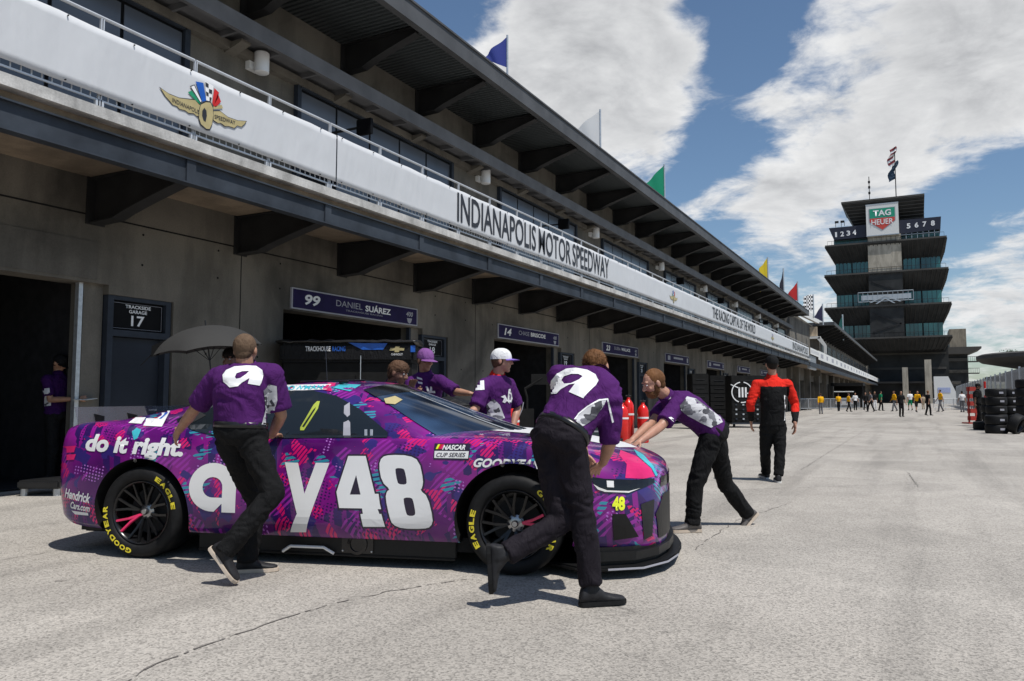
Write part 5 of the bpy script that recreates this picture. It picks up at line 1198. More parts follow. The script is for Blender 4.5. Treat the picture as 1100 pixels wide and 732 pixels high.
    if cfg.get('cap'):
        b = MB(); n_ = 20; P_ = []; c0 = H(0, .028, -.008)
        for j in range(9):
            p_ = -.12+(math.pi/2+.12)*j/8
            for i in range(n_): t_ = 2*math.pi*i/n_; P_.append(c0+(hr*.0885*math.cos(t_)+hf*.108*math.sin(t_))*K*math.cos(p_)**.8+hu*.100*K*math.sin(p_))
        b.add(P_, [(j*n_+i, j*n_+(i+1) % n_, (j+1)*n_+(i+1) % n_, (j+1)*n_+i) for j in range(8) for i in range(n_)]); cp = b.build('cap', cfg['cap'], root, smooth=True)
        b = MB(); V = []; cdir = J.get('brim', hf); cdir = (cdir-hu*cdir.dot(hu)).normalized(); cr_ = cdir.cross(hu)
        for lay in (0, .004):
            for j in range(6):
                for i in range(9):
                    t_ = R(28+124*i/8); r0 = .088+.072*(j/5)*math.sin(math.pi*(i+.5)/9)**.6; V.append(H(0, .024-.012*(j/5)-.012*abs(math.cos(t_))**2-lay, -.004)+(cr_*math.cos(t_)*min(r0, .14)*.92+cdir*math.sin(t_)*r0*1.15)*K)
        Q = [(j*9+i, j*9+i+1, (j+1)*9+i+1, (j+1)*9+i) for j in range(5) for i in range(8)]; b.add(V, Q+[tuple(x+54 for x in reversed(q)) for q in Q]); b.build('brim', cfg.get('brimmat', cfg['cap']), cp, smooth=True)
    return root, shirt, trs, body
def px_decal(objs, loops, m, parent, off=.003, step=3, z=None, nm='print'):
    if z: loops = [[(z[0]+x/z[2], z[1]+y/z[2]) for x, y in L] for L in loops]
    me = poly_mesh([[(x, -y) for x, y in L] for L in loops], step); project_cam(me, bvh_of(objs), off); return link(nm, me, parent, m)
V3 = Vector
def dirpx(a, c, d0, d1): return (pd(*c, d1)-pd(*a, d0)).normalized()
def ground_at(x, d, z):      # point straight above/below the ground under pixel column x at depth d, at height z
    p = pd(x, 430, d); return Vector((p.x, p.y, z))
UPZ = Vector((0, 0, 1))
# left pusher, back to the camera
J = dict(pel=pd(259, 463, 5.25), neck=pd(264, 393, 5.30), head=pd(264, 376.5, 5.30), shL=pd(234, 406, 5.34), shR=pd(292, 403, 5.24), elL=pd(209, 440, 5.44), wrL=pd(192, 463, 5.66), elR=pd(302, 446, 5.32), wrR=pd(292, 468, 5.6),
 hipL=pd(246, 476, 5.28), hipR=pd(272, 476, 5.2), knR=pd(294, 530, 5.15), anR=pd(244, 590, 5.02), knL=pd(276, 540, 5.5), anL=ground_at(270, 5.48, .09),
 fdR=dirpx((224, 590), (256, 632), 5.02, 5.0), fuR=(rgt*.75+upv*.6), fdL=(rgt*.95+fwd*.2), fuL=UPZ, face=(fwd+rgt*.1-upv*.1), hdL=dirpx((192, 463), (184, 477), 5.66, 5.75), hnL=(-rgt*.2+UPZ*.5-fwd), hdR=fwd, hnR=UPZ)
P1, s1, t1, b1 = person('bald cropped man in purple shirt seen from behind, pushing the car beside its rear wheel', J, dict(near=True, tucked=True, hair=HG, skin=SK, pants=BLK, sleeve=.85, seed=1, tg=.95, girth=1.1, k=1.0, hk=.92), 'crew members in purple shirts')
px_decal([s1], [[(283,340),(278,300),(300,270),(350,248),(420,243),(480,245),(518,270),(524,300),(510,345),(500,363),(430,352),(440,318),(395,345),(370,368),(320,374)], [(352,312),(362,290),(395,278),(438,276),(420,295),(385,318),(360,322)]], MAT['letter_white'], P1, z=(190, 350, 5.63), off=.004, step=2, nm='back_letter')
px_decal([s1], [[(283, 420), (289, 413), (297, 415), (298, 430), (290, 459), (280, 459), (285, 440)]], PRINT, P1, off=.004, nm='side_panel')
# right pusher at the front wheel
J = dict(pel=pd(601, 470, 4.62), neck=pd(645, 404, 4.86), head=pd(640, 395, 4.97), shL=pd(600, 404, 4.95), shR=pd(655, 430, 4.66), elR=pd(655, 476, 4.68), wrR=pd(648, 497, 4.86), elL=pd(618, 452, 5.1), wrL=pd(628, 487, 5.12),
 hipL=pd(588, 482, 4.68), hipR=pd(614, 484, 4.58), knR=pd(626, 555, 4.56), anR=ground_at(634, 4.6, .095), knL=pd(603, 560, 4.6), anL=pd(540, 598, 4.47),
 fdR=(rgt*.97+fwd*.25), fuR=UPZ, fdL=dirpx((527, 600), (531, 662), 4.45, 4.45), fuL=(rgt*1.0+upv*.05), face=(fwd*.85+rgt*.25-upv*.25), hup=(UPZ*.8+fwd*.5), hdR=dirpx((648, 497), (636, 507), 4.86, 4.98), hnR=(UPZ), hdL=dirpx((628, 487), (634, 500), 5.12, 5.15), hnL=UPZ)
P2, s2, t2, b2 = person('sandy haired man in purple shirt bending over the front wheel to push the car', J, dict(near=True, tucked=True, hair=HR, hairlen=1, skin=SK2, pants=BLK2, sleeve=1.0, seed=5, tg=.95, girth=1.06, k=1.0, hk=.93, sole=MAT['rubber'], cuff=.93, hem=.066), 'crew members in purple shirts')
px_decal([s2], [[(172,265),(182,220),(215,180),(270,150),(330,145),(400,158),(450,185),(468,220),(450,250),(395,300),(375,328),(300,295),(288,290),(325,240),(290,245),(240,275),(215,300),(185,302)], [(245,220),(258,198),(300,182),(345,182),(372,195),(350,215),(300,238),(262,240)]], MAT['letter_white'], P2, z=(560, 370, 5.63), off=.004, step=2, nm='back_letter')
px_decal([s2], [[(320,455),(345,420),(400,375),(470,340),(520,330),(490,380),(440,450),(385,490),(365,500)]], PRINT, P2, z=(560, 370, 5.63), off=.004, nm='side_panel')
px_decal([s2], [[(318,457),(343,418),(398,373),(470,334),(526,328),(558,470),(548,475),(518,338),(470,344),(402,380),(348,424),(324,458)]], MAT['letter_white'], P2, z=(560, 370, 5.63), off=.006, nm='piping')
# bearded pusher at the nose
J = dict(pel=pd(766, 463, 7.15), neck=pd(718, 428, 7.12), head=pd(702, 412, 7.05), shL=pd(727, 436, 6.96), shR=pd(716, 432, 7.3), elL=pd(710, 458, 6.78), wrL=pd(688, 474, 6.55), elR=pd(702, 452, 7.15), wrR=pd(680, 472, 6.85),
 hipL=pd(763, 472, 7.06), hipR=pd(767, 470, 7.26), knL=pd(747, 522, 7.02), anL=ground_at(742, 7.08, .095), knR=pd(779, 520, 7.35), anR=pd(802, 551, 7.42),
 fdL=(-rgt*.95-fwd*.1), fuL=UPZ, fdR=dirpx((811, 546), (793, 566), 7.42, 7.36), fuR=(-rgt*.6+upv*.8), face=(-rgt*.9-fwd*.25-upv*.35), hup=(UPZ), hdL=dirpx((688, 474), (676, 482), 6.55, 6.5), hnL=UPZ, hdR=dirpx((680, 472), (670, 479), 6.85, 6.75), hnR=UPZ, hsL=1, hsR=-1)
P3, s3, t3, b3 = person('bearded man in purple shirt leaning forward with both hands on the car nose', J, dict(near=True, hair=HR, beard=HR, skin=SK2, pants=BLK, sleeve=.8, seed=9, hk=1.05, shoe=simple('shoe_grey', (.10, .09, .085), .6), k=1.02), 'crew members in purple shirts')
px_decal([s3], [[(255,205),(285,170),(320,178),(370,215),(415,250),(425,270),(380,292),(340,272),(290,245),(262,225)]], PRINT, P3, z=(660, 380, 3.66), off=.005, nm='side_panel')
px_decal([s3], [[(270, 126), (290, 122), (325, 133), (333, 142), (305, 140)]], MAT['letter_white'], P3, z=(660, 380, 3.66), off=.005, nm='back_letter')
px_decal([s3], [[(212,252),(222,250),(262,275),(288,292),(280,298),(255,290)], [(222, 258), (228, 257), (256, 282), (250, 283)]], MAT['letter_white'], P3, z=(660, 380, 3.66), off=.005, nm='chest_letter')
px_decal([s3], [[(206,155),(226,152),(228,160),(208,164)]], MAT['letter_white'], P3, z=(660, 380, 3.66), off=.006, nm='sleeve_patch'); px_decal([s3], [[(198,168),(224,166),(224,178),(202,190)]], MAT['letter_white'], P3, z=(660, 380, 3.66), off=.006, nm='sleeve_patch')
# white cap man behind the car
J = dict(pel=pd(533, 462, 7.75), neck=pd(534, 404, 7.75), head=pd(539, 388, 7.72), shL=pd(546, 414, 7.9), shR=pd(520, 415, 7.62), elR=pd(511, 439, 7.5), wrR=pd(497, 453, 7.32), elL=pd(556, 438, 7.95), wrL=pd(550, 462, 7.8),
 hipL=pd(543, 470, 7.85), hipR=pd(525, 470, 7.7), knL=ground_at(548, 7.9, .5), knR=ground_at(524, 7.75, .5), anL=ground_at(552, 8.0, .09), anR=ground_at(520, 7.8, .09), fdL=(rgt*.8+fwd*.2), fuL=UPZ, fdR=rgt, fuR=UPZ, face=(rgt*.93-fwd*.1), hup=UPZ, hdR=-rgt-upv*.1, hnR=UPZ)
P4, s4, t4, b4 = person('man in white cap and purple shirt standing behind the hood, hand resting on the windshield', J, dict(hair=HB, cap=WHT, brimmat=fabric('brim_lilac', (.2, .12, .45)), skin=SK2, pants=BLK, sleeve=.9, seed=13, girth=1.05, collar=RED), 'crew members in purple shirts')
px_decal([s4], [[(655+x, 338+y) for x, y in ((-20, 0), (20, -5), (22, 50), (-30, 55))]], MAT['letter_white'], P4, z=(400, 350, 5.63), off=.005, nm='sleeve_patch')
px_decal([s4], [[(690, 480), (730, 440), (770, 480), (800, 560), (770, 575), (700, 575)]], PRINT, P4, z=(400, 350, 5.63), off=.005, nm='side_panel')
px_decal([s4], [[(775,430),(800,420),(815,450),(822,385),(832,380),(845,440),(838,465),(825,470),(812,455),(800,468),(785,462),(795,440)]], MAT['letter_white'], P4, z=(400, 350, 5.63), off=.005, nm='chest_letter')
rg_ = MB(); cc_ = pd(497, 458, 7.25); rg_.ell(cc_, rgt*.09, fwd*.08, UPZ*.05, 16, 10); rg_.ell(cc_+rgt*.05-UPZ*.03, rgt*.07, fwd*.06, UPZ*.045, 16, 10)
ro = vox(rg_, 'rag', fabric('cloth_violet', (.16, .05, .28)), None, .008, 1, .014, 14); tag(ro, 'crumpled purple rag under the hand of the man in the white cap', 'cloth')
# purple cap man leaning on the net
J = dict(pel=pd(452, 462, 8.6), neck=pd(457, 402, 8.5), head=pd(457, 387, 8.45), shL=pd(473, 410, 8.4), shR=pd(442, 411, 8.5), elR=pd(440, 432, 8.3), wrR=pd(446, 424, 8.05), elL=pd(490, 421, 8.3), wrL=pd(505, 423, 8.2),
 hipL=pd(461, 470, 8.6), hipR=pd(443, 470, 8.65), knL=ground_at(461, 8.6, .5), knR=ground_at(443, 8.7, .5), anL=ground_at(462, 8.7, .09), anR=ground_at(440, 8.8, .09), fdL=-fwd, fuL=UPZ, fdR=-fwd, fuR=UPZ, face=(rgt*.6-fwd*.75-upv*.15), hup=UPZ, hdL=rgt-upv*.2, hnL=UPZ)
P5, s5, t5, b5 = person('man in purple cap and purple shirt leaning with one arm on the black net', J, dict(hair=HB, cap=fabric('cap_purple', (.2, .08, .25)), skin=SK, pants=BLK, sleeve=.95, seed=17, girth=1.0), 'crew members in purple shirts')
px_decal([s5], [[(322,368),(334,368),(345,395),(350,368),(360,368),(362,395),(378,395),(380,408),(335,405)]], MAT['letter_white'], P5, z=(400, 350, 5.63), off=.005, nm='chest_letter')
px_decal([s5], [[(270, 310), (300, 318), (304, 330), (272, 322)], ], MAT['letter_white'], P5, z=(400, 350, 5.63), off=.005, nm='chest_patch'); px_decal([s5], [[(275, 338), (302, 342), (304, 354), (280, 350)]], MAT['letter_white'], P5, z=(400, 350, 5.63), off=.005, nm='chest_patch')
# dark haired man behind the roof
J = dict(pel=pd(404, 458, 8.0), neck=pd(418, 418, 7.75), head=pd(428, 401, 7.6), shL=pd(432, 426, 7.85), shR=pd(406, 427, 7.6), elL=pd(438, 436, 7.75), wrL=pd(441, 421, 7.7), elR=pd(408, 448, 7.6), wrR=pd(424, 440, 7.6),
 hipL=pd(412, 466, 8.05), hipR=pd(398, 466, 7.95), knL=ground_at(412, 8.0, .5), knR=ground_at(398, 7.9, .5), anL=ground_at(408, 8.1, .09), anR=ground_at(394, 8.1, .09), fdL=rgt, fuL=UPZ, fdR=rgt, fuR=UPZ, face=(rgt*.85-fwd*.35-upv*.25), hup=UPZ, hnL=UPZ)
P6, s6, t6, b6 = person('dark haired man in purple shirt bent low behind the car roof', J, dict(hair=HB, hairlen=1, skin=SK3, pants=BLK, sleeve=.8, seed=21), 'crew members in purple shirts')
# umbrella holder
J = dict(pel=pd(256, 455, 7.6), neck=pd(252, 402, 7.55), head=pd(249, 387, 7.5), shL=pd(268, 410, 7.55), shR=pd(238, 411, 7.5), elL=pd(272, 435, 7.5), wrL=pd(262, 445, 7.4), elR=pd(234, 434, 7.45), wrR=pd(229, 418, 7.3),
 hipL=pd(264, 462, 7.6), hipR=pd(248, 462, 7.6), knL=ground_at(264, 7.6, .5), knR=ground_at(248, 7.6, .5), anL=ground_at(266, 7.7, .09), anR=ground_at(246, 7.7, .09), fdL=-fwd, fuL=UPZ, fdR=-fwd, fuR=UPZ, face=(-rgt*.3-fwd), hup=UPZ, hnR=rgt, hdR=UPZ)
P7, s7, t7, b7 = person('dark haired person in black standing under the umbrella behind the car', J, dict(hair=HK, hairlen=1, skin=SK3, pants=BLK, shirt=BLK, sleeve=.8, seed=25))
UM = empty('umbrella', pd(228, 418, 7.3), 0, 'dark grey umbrella with a drooping rib, held up behind the car rear', 'umbrella')
tip = pd(221, 350, 7.3); hnd = pd(229.5, 425, 7.3); ax = (tip-hnd).normalized(); 
b = MB(); b.cyl(hnd, tip+ax*.05, .007, n=8); b.build('shaft', MAT['black'], UM)
b = MB(); b.path([hnd, hnd-ax*.05, hnd-ax*.08+rgt*.02, hnd-ax*.08+rgt*.045, hnd-ax*.055+rgt*.055], .012, 8); b.build('handle', MAT['black'], UM)
a_ = (rgt-ax*rgt.dot(ax)).normalized(); c_ = ax.cross(a_); V = []; nr = 32; RU = .50; HU = .23
for j in range(9):
    u = j/8
    for i in range(nr):
        t_ = 2*math.pi*i/nr; fl = abs(math.sin(t_*4)); r_ = RU*math.sin(u*1.05)/math.sin(1.05)*(1-.09*fl*u); V.append(tip+(a_*math.cos(t_)+c_*math.sin(t_))*r_-ax*(HU*(1-math.cos(u*1.05))/(1-math.cos(1.05))-.02*fl*u*u))
b = MB(); b.add(V, [(j*nr+i, j*nr+(i+1) % nr, (j+1)*nr+(i+1) % nr, (j+1)*nr+i) for j in range(8) for i in range(nr)]); b.build('canopy', cloth('umbrella_cloth', (.035, .034, .032), .2), UM, smooth=True)
for i in range(8):
    t_ = 2*math.pi*i/8; P_ = [tip+(a_*math.cos(t_)+c_*math.sin(t_))*(RU*math.sin(u*1.05)/math.sin(1.05))-ax*(HU*(1-math.cos(u*1.05))/(1-math.cos(1.05))+.004) for u in (0, .25, .5, .75, 1.0)]
    b = MB(); b.path(P_, .003, 5); mid = P_[2]; b.path([mid, tip-ax*.33], .0025, 5); b.build('rib', MAT['steel_dark'], UM)
e0 = pd(163, 381, 7.3); b = MB(); b.path([e0, pd(151, 393, 7.3)], .004, 5); b.prism([pd(163, 372, 7.3), pd(185, 362, 7.3), pd(170, 382, 7.3), pd(162, 384, 7.3)], fwd*.004); b.build('loose_flap', MAT['matte_black'], UM)
# man in the dark garage
def standing(base, head_dir, h, stride=.0, swing=.0, phase=1, lean=0., wid=1.0):
    f = Vector((head_dir.x, head_dir.y, 0)).normalized(); r_ = f.cross(UPZ); k = h/1.8; B = lambda x, y, z: base+r_*x*k+f*y*k+UPZ*z*k
    s = stride*phase
    return dict(pel=B(0, 0, .98), neck=B(0, lean, 1.50), head=B(0, lean+.02, 1.665), shL=B(-.185*wid, lean, 1.43), shR=B(.185*wid, lean, 1.43), elL=B(-.25*wid, lean+.05*swing*phase-.02, 1.15), elR=B(.25*wid, lean-.05*swing*phase-.02, 1.15),
      wrL=B(-.25, lean+.05+.22*swing*phase, .92), wrR=B(.25, lean+.05-.22*swing*phase, .92), hipL=B(-.085, 0, .92), hipR=B(.085, 0, .92), knL=B(-.10, .03-s*.5, .50), knR=B(.10, .03+s*.5, .50), anL=B(-.10, -s-.02, .09+max(0, s)*.15), anR=B(.10, s-.02, .09+max(0, -s)*.15),
      fdL=f*1.0-UPZ*max(0, s)*1.5, fdR=f*1.0-UPZ*max(0, -s)*1.5, fuL=UPZ, fuR=UPZ, face=f, hup=UPZ), k
bs = ground_at(62, 10.9, 0); J, k = standing(bs, rgt*.9-fwd*.3, 1.82, .05, 0)
for s in 'LR': J['wr'+s] = J['pel']+UPZ*.22*k+(rgt*.9-fwd*.3)*.38+(J['sh'+s]-J['neck'])*.3; J['el'+s] = J['sh'+s]-UPZ*.27*k+(rgt)*.06
J['face'] = rgt*.85-fwd*.3-upv*.45
P8, s8, t8, b8 = person('man in dark patterned shirt reading a paper inside the dark garage on the left', J, dict(hair=HK, cap=BLK, skin=SK, shirt=PURD, pants=BLK, sleeve=.8, seed=30, k=k))
px_decal([s8], [[(45, 418), (53, 417), (55, 436), (43, 437)]], PRINT, P8, off=.006, nm='side_panel')
pp = MB(); wp = (J['wrL']+J['wrR'])/2+(rgt*.9-fwd*.3)*.14; pp.obox(wp, rgt*.1, fwd*.13, UPZ*.003); o = pp.build('paper_sheet', MAT['offwhite']); tag(o, 'sheet of paper held by the man in the dark garage', 'paper')
# man in the red and black jacket walking away
J = dict(pel=pd(830, 455, 11.3), neck=pd(829, 406, 11.3), head=pd(829, 391.5, 11.28), shL=pd(813, 413, 11.3), shR=pd(846, 413, 11.3), elL=pd(806, 434, 11.25), elR=pd(854, 434, 11.35), wrL=pd(807, 452, 11.45), wrR=pd(854, 455, 11.15),
 hipL=pd(823, 460, 11.3), hipR=pd(838, 460, 11.3), knL=pd(822, 487, 11.35), knR=pd(838, 489, 11.2), anL=ground_at(821, 11.75, .09), anR=ground_at(834, 11.2, .09), fdL=(fwd*.9-rgt*.1), fuL=UPZ, fdR=(fwd*.9+rgt*.15), fuR=UPZ, face=fwd, hup=UPZ, hdL=-UPZ, hdR=-UPZ)
_jc = J['pel']
def jac(p):
    lx = (p-_jc).dot(rgt); return p.z > 1.36 or (lx < -.20 and p.z > 1.0) or (lx > .225 and p.z > 1.0)
P9, s9, t9, b9 = person('man in red and black jacket and black cap walking away down the lane', J, dict(near=True, hair=HK, cap=BLK, skin=SK2, shirt=BLK, sleeve=2, pants=BLK, seed=33, top='jacket', collar=RED, paint=(RED, jac), k=1.02, cuff=.97, sole=MAT['offwhite']))
px_decal([s9], [[(842, 424.5), (846, 427), (846, 440), (845, 452), (842, 452), (843, 440)]], MAT['letter_white'], P9, off=.005, nm='side_flash'); px_decal([s9], [[(826, 401), (832, 401), (831.5, 402.6), (826.5, 402.6)]], MAT['letter_white'], P9, off=.007, nm='collar_mark')
# far people
FAR = [(882, 445, 22.5, YEL, GRY, 0, 'yellow shirt behind the crowd barrier, farthest left', HB, 0), (901, 442, 19, YEL, BLK, 0, 'orange yellow shirt beside the white cart', HB, 1), (912, 442.5, 20, YEL, BLK, 2, 'yellow shirt in front of the black awning, right of the cart', HB, 0),
 (919, 441, 19, WHT, BLK, 1, 'white shirt behind the crowd barrier', HK, 0), (930, 441, 19.5, BLK, BLK, 1, 'black shirt next to the end barrier', HK, 0), (935.5, 442.5, 22, GRY, BLK, 3, 'charcoal shirt just left of the person with the white skirt', HK, 0), (940, 441.5, 21, BLK, WHT, 1, 'black top and long white trousers', HK, 0), (946.5, 441.5, 21.5, GRN, BLK, 2, 'green shirt and black trousers', HK, 0),
 (961, 442, 22, YEL, GRY, 3, 'yellow shirt just left of the middle figure in black', HB, 0), (968.5, 448, 28, BLK, BLK, 4, 'black standing nearest in the middle of the lane', HK, 0), (978, 441, 21, WHT, GRN, 0, 'white top and green trousers', HB, 0), (984.5, 443, 23, YEL, BLK, 1, 'yellow shirt and black shorts bending over', HB, 0),
 (992, 440, 16, TAN, TAN, 0, 'tan clothes, shortest in the group', HB, 0), (997.5, 446.5, 27, BLK, BLK, 2, 'black walking right of the yellow group', HR, 0), (1010.5, 442.5, 24, YEL, GRY, 3, 'yellow shirt and grey trousers by the right barriers', HK, 0), (1034, 443, 23, WHT, GRY, 0, 'white shirt beside the red stand on the right', HK, 0)]
for i, (x, yf, hp_, sh_, pa, dr, lab, hr_, md_) in enumerate(FAR):
    bs = pz(x, yf); dpt = (bs-EYE).dot(fwd); h = min(1.95, max(1.25, hp_*dpt/F*1.0)); dd = [fwd, -fwd, rgt, -rgt, -fwd][dr]
    J, k = standing(bs, dd, h, .12*(i % 3), .6, 1 if i % 2 else -1, lean=.25 if i == 11 else 0)
    person('distant person in '+lab, J, dict(far=True, hair=hr_, shirt=sh_, pants=pa, sleeve=.8 if i % 4 else 2, k=k, shorts=(i in (10, 11)), skin=SK), 'distant people in the lane')
bs = pz(1052, 458); J, k = standing(bs, -fwd*.6+rgt*.6, 1.82, .08, .5, 1)
person('man in black cap and black overalls standing beside the tire stacks on the right', J, dict(hair=HK, cap=BLK, skin=SK3, shirt=BLK, sleeve=.8, pants=BLK, k=k, girth=1.15, seed=40))
bs = Vector((-9.0, 29.5, 0)); bs = Vector((px_(757, 430, -9.2).x, px_(757, 430, -9.2).y, 0)); J, k = standing(bs, rgt, 1.75, .05, .3, 1)
person('person in red shirt and dark cap standing at the far garage front', J, dict(hair=HK, cap=BLK, skin=SK, shirt=RED, sleeve=.8, pants=BLK, k=k, seed=41))
# ------------------------------------------------------------------ garage front equipment
def faced(name, x, d, label, cat, group=None, y=430):
    p = pd(x, y, d); r = empty(name, (p.x, p.y, 0), 0, label, cat, group); f = Vector((fwd.x, fwd.y, 0)).normalized(); return r, Vector((p.x, p.y, 0)), f
# pit box with canopy
r, o0, f = faced('pit_cart', 372, 13.5, 'tall black covered pit cart with blue stripes in front of the garage numbered 99', 'pit cart')
fr = Vector((rgt.x, rgt.y, 0)); 
def B3(o, x, y, z): return o+fr*x+f*y+UPZ*z
b = MB(); b.obox(B3(o0, 0, .45, 1.0), fr*1.12, f*.42, UPZ*.82); b.build('cabinet', MAT['matte_black'], r, bevel=.02)
b = MB(); b.obox(B3(o0, 0, .45, 1.98), fr*1.17, f*.5, UPZ*.17); cn = b.build('canopy', fabric('canopy_black', (.012, .012, .013), .5), r, bevel=.05)
b = MB(); etube(b, [(B3(o0, -1.22+2.44*i/30, .4, 2.17+.025*noise.noise(Vector((i*.5, 0, 0)))), f*(.5+.03*noise.noise(Vector((i*.7, 2, 0)))), UPZ*(.05+.02*noise.noise(Vector((i*.6, 5, 1))))) for i in range(31)], 18); b.build('rolled_cover', simple('vinyl_black', (.014, .014, .015), .3), r, smooth=True)
def onf(x0, x1, z0, z1, m, nm, sk=0.0): b = MB(); b.prism([B3(o0, x0, -.056, z0), B3(o0, x1-sk, -.056, z0), B3(o0, x1, -.056, z1), B3(o0, x0-sk, -.056, z1)], f*.003); return b.build(nm, m, r)
def xof(px): return (px-372)/840*13.5
def zof(py): return 1.2+(428-py)/840*13.5
onf(xof(389), xof(411), zof(376.5), zof(369.5), MAT['blue'], 'stripe', .0); onf(xof(441), xof(446), zof(379), zof(372), MAT['blue'], 'stripe')
b = MB(); b.prism([B3(o0, xof(411), -.055, zof(376.5)), B3(o0, xof(411.3), -.055, zof(376.5)), B3(o0, xof(416), -.055, zof(369.5)), B3(o0, xof(411), -.055, zof(369.5))], f*.003); b.build('stripe', MAT['blue'], r)
b = MB(); b.prism([B3(o0, xof(389), -.055, zof(376.5)), B3(o0, xof(389), -.055, zof(369.5)), B3(o0, xof(374), -.055, zof(368.8))], f*.003); b.build('stripe', MAT['blue'], r)
for s_, a, c, m in (('TRACKHOUSE', 328, 355, 'letter_white'), ('RACING', 357, 371, 'blue')): place_text('lettering', s_, B3(o0, xof((a+c)/2), -.062, zof(375.5)), fr, UPZ, MAT[m], r, xof(c)-xof(a), .085, bold=.02)
b = MB(); c0 = B3(o0, xof(426.5), -.06, zof(376)); b.prism([c0+fr*x*.13+UPZ*z*.05 for x, z in ((-1, -.45), (-.3, -.45), (-.35, -1), (.25, -1), (.3, -.45), (.9, -.45), (1, .45), (.3, .45), (.35, 1), (-.25, 1), (-.3, .45), (-.9, .45))], f*.003); b.build('emblem', MAT['gold'], r)
place_text('lettering', 'CHEVROLET', B3(o0, xof(426.5), -.062, zof(381.5)), fr, UPZ, MAT['letter_white'], r, .2, .035)
for x in (-1, -.1, .9):
    b = MB(); b.cyl(B3(o0, x, .2, .1), B3(o0, x+.06, .2, .1), .1, n=14); b.build('caster', MAT['rubber'], r)
b = MB(); b.cyl(B3(o0, xof(388), -.1, .9), B3(o0, xof(388), -.1, zof(383)), .008, n=6); b.build('rod', MAT['galv'], r)
# covered cart between the two crew members behind the windshield
r, o0, f = faced('covered_cart', 484, 8.9, 'low black tarp covered cart behind the windshield between two crew members', 'cart')
b = MB(); etube(b, [(B3(o0, -.36, .3, .55), f*.02, UPZ*.5), (B3(o0, -.33, .3, .6), f*.28, UPZ*.58), (B3(o0, 0, .3, .62), f*.32, UPZ*.6), (B3(o0, .22, .3, .6), f*.3, UPZ*.56), (B3(o0, .28, .3, .55), f*.03, UPZ*.5)], 20); o = b.build('tarp', fabric('tarp_black', (.014, .014, .015), .4), r, smooth=True)
b = MB(); b.path([B3(o0, -.34, .0, 1.16), B3(o0, 0, -.03, 1.10), B3(o0, .28, 0, 1.12)], .012, 6); b.build('edge_tube', MAT['steel_dark'], r)
for x in (-.2, .2):
    b = MB(); b.cyl(B3(o0, x, .25, .08), B3(o0, x+.05, .25, .08), .08, n=12); b.build('caster', MAT['rubber'], r)
# red gas bottles
def bottle(px, d, h, rad, lab):
    r, o, f = faced('gas_bottle', px, d, lab, 'gas bottle', 'red gas bottles beside the garage doors')
    b = MB(); b.lathe([(0, 0), (rad*.9, 0), (rad, .03), (rad, h*.70), (rad*.95, h*.76), (rad*.78, h*.82), (rad*.45, h*.87), (rad*.3, h*.89), (rad*.3, h*.93), (0, h*.93)], o, (0, 0, 1), 20); b.build('tank', MAT['red_gloss'], r, auto=50)
    b = MB(); b.cyl(o+UPZ*h*.56, o+UPZ*h*.60, rad*1.03, n=20); b.build('band', MAT['decal_white'], r)
    b = MB(); b.cyl(o+UPZ*h*.9, o+UPZ*h, rad*.22, n=8); b.cyl(o+UPZ*h*.96-fr*rad*.5, o+UPZ*h*.96+fr*rad*.5, rad*.16, n=6); b.build('valve', MAT['steel_dark'], r)
MAT['red_gloss'] = simple('red_gloss', (.62, .015, .012), .22)
bottle(668, 20.5, 1.15, .17, 'large red gas bottle just right of the bending man, left of the pair'); bottle(675, 21.3, 1.3, .15, 'tall red gas bottle between the other two bottles'); bottle(690.5, 21.0, 1.15, .15, 'red gas bottle nearest the bearded man'); bottle(550, 17.0, 1.2, .16, 'red gas bottle beside the hip of the man in the white cap')
r, o0, f = faced('pit_trolley', 648, 20.2, 'dark trolley stacked with cans behind the bending man', 'trolley')
b = MB(); b.obox(B3(o0, 0, .3, .12), fr*.5, f*.3, UPZ*.03); b.build('deck', MAT['steel_dark'], r)
for i in range(3):
    for j in range(2): b = MB(); b.obox(B3(o0, -.18+j*.4, .3, .3+i*.27), fr*.18, f*.2, UPZ*.12); c_ = b.build('can', simple('dark_teal', (.02, .035, .035), .5), r, bevel=.02); b = MB(); b.obox(B3(o0, -.18+j*.4, .095, .33+i*.27), fr*.13, f*.004, UPZ*.02); b.build('can_label', MAT['letter_grey'], c_)
for x in (-.4, .4): b = MB(); b.cyl(B3(o0, x, .05, .08), B3(o0, x+.05, .05, .08), .08, n=12); b.build('caster', MAT['rubber'], r)
# jack / wheel gun arm silhouettes in the garage 14 opening
r, o0, f = faced('tool_stand', 566, 17.8, 'black tool stand with angled arm at the garage numbered 14', 'stand')
b = MB(); b.path([B3(o0, 0, 0, .05), B3(o0, 0, 0, 1.2), B3(o0, -.05, 0, 1.4), B3(o0, .35, 0, 1.65)], .03, 8); b.obox(B3(o0, .0, .1, .5), fr*.16, f*.14, UPZ*.45); b.obox(B3(o0, .3, 0, 1.62), fr*.2, f*.02, UPZ*.12); b.build('frame', MAT['matte_black'], r)
b = MB(); b.obox(B3(o0, 0, 0, .03), fr*.3, f*.25, UPZ*.03); b.build('base', MAT['steel_dark'], r)
b = MB(); pts = [B3(o0, -.2+.12*math.cos(t_*.7), -.05, 1.1-t_*.16) for t_ in range(6)]; b.path(pts, .012, 6); b.build('hose', MAT['letter_grey'], r)
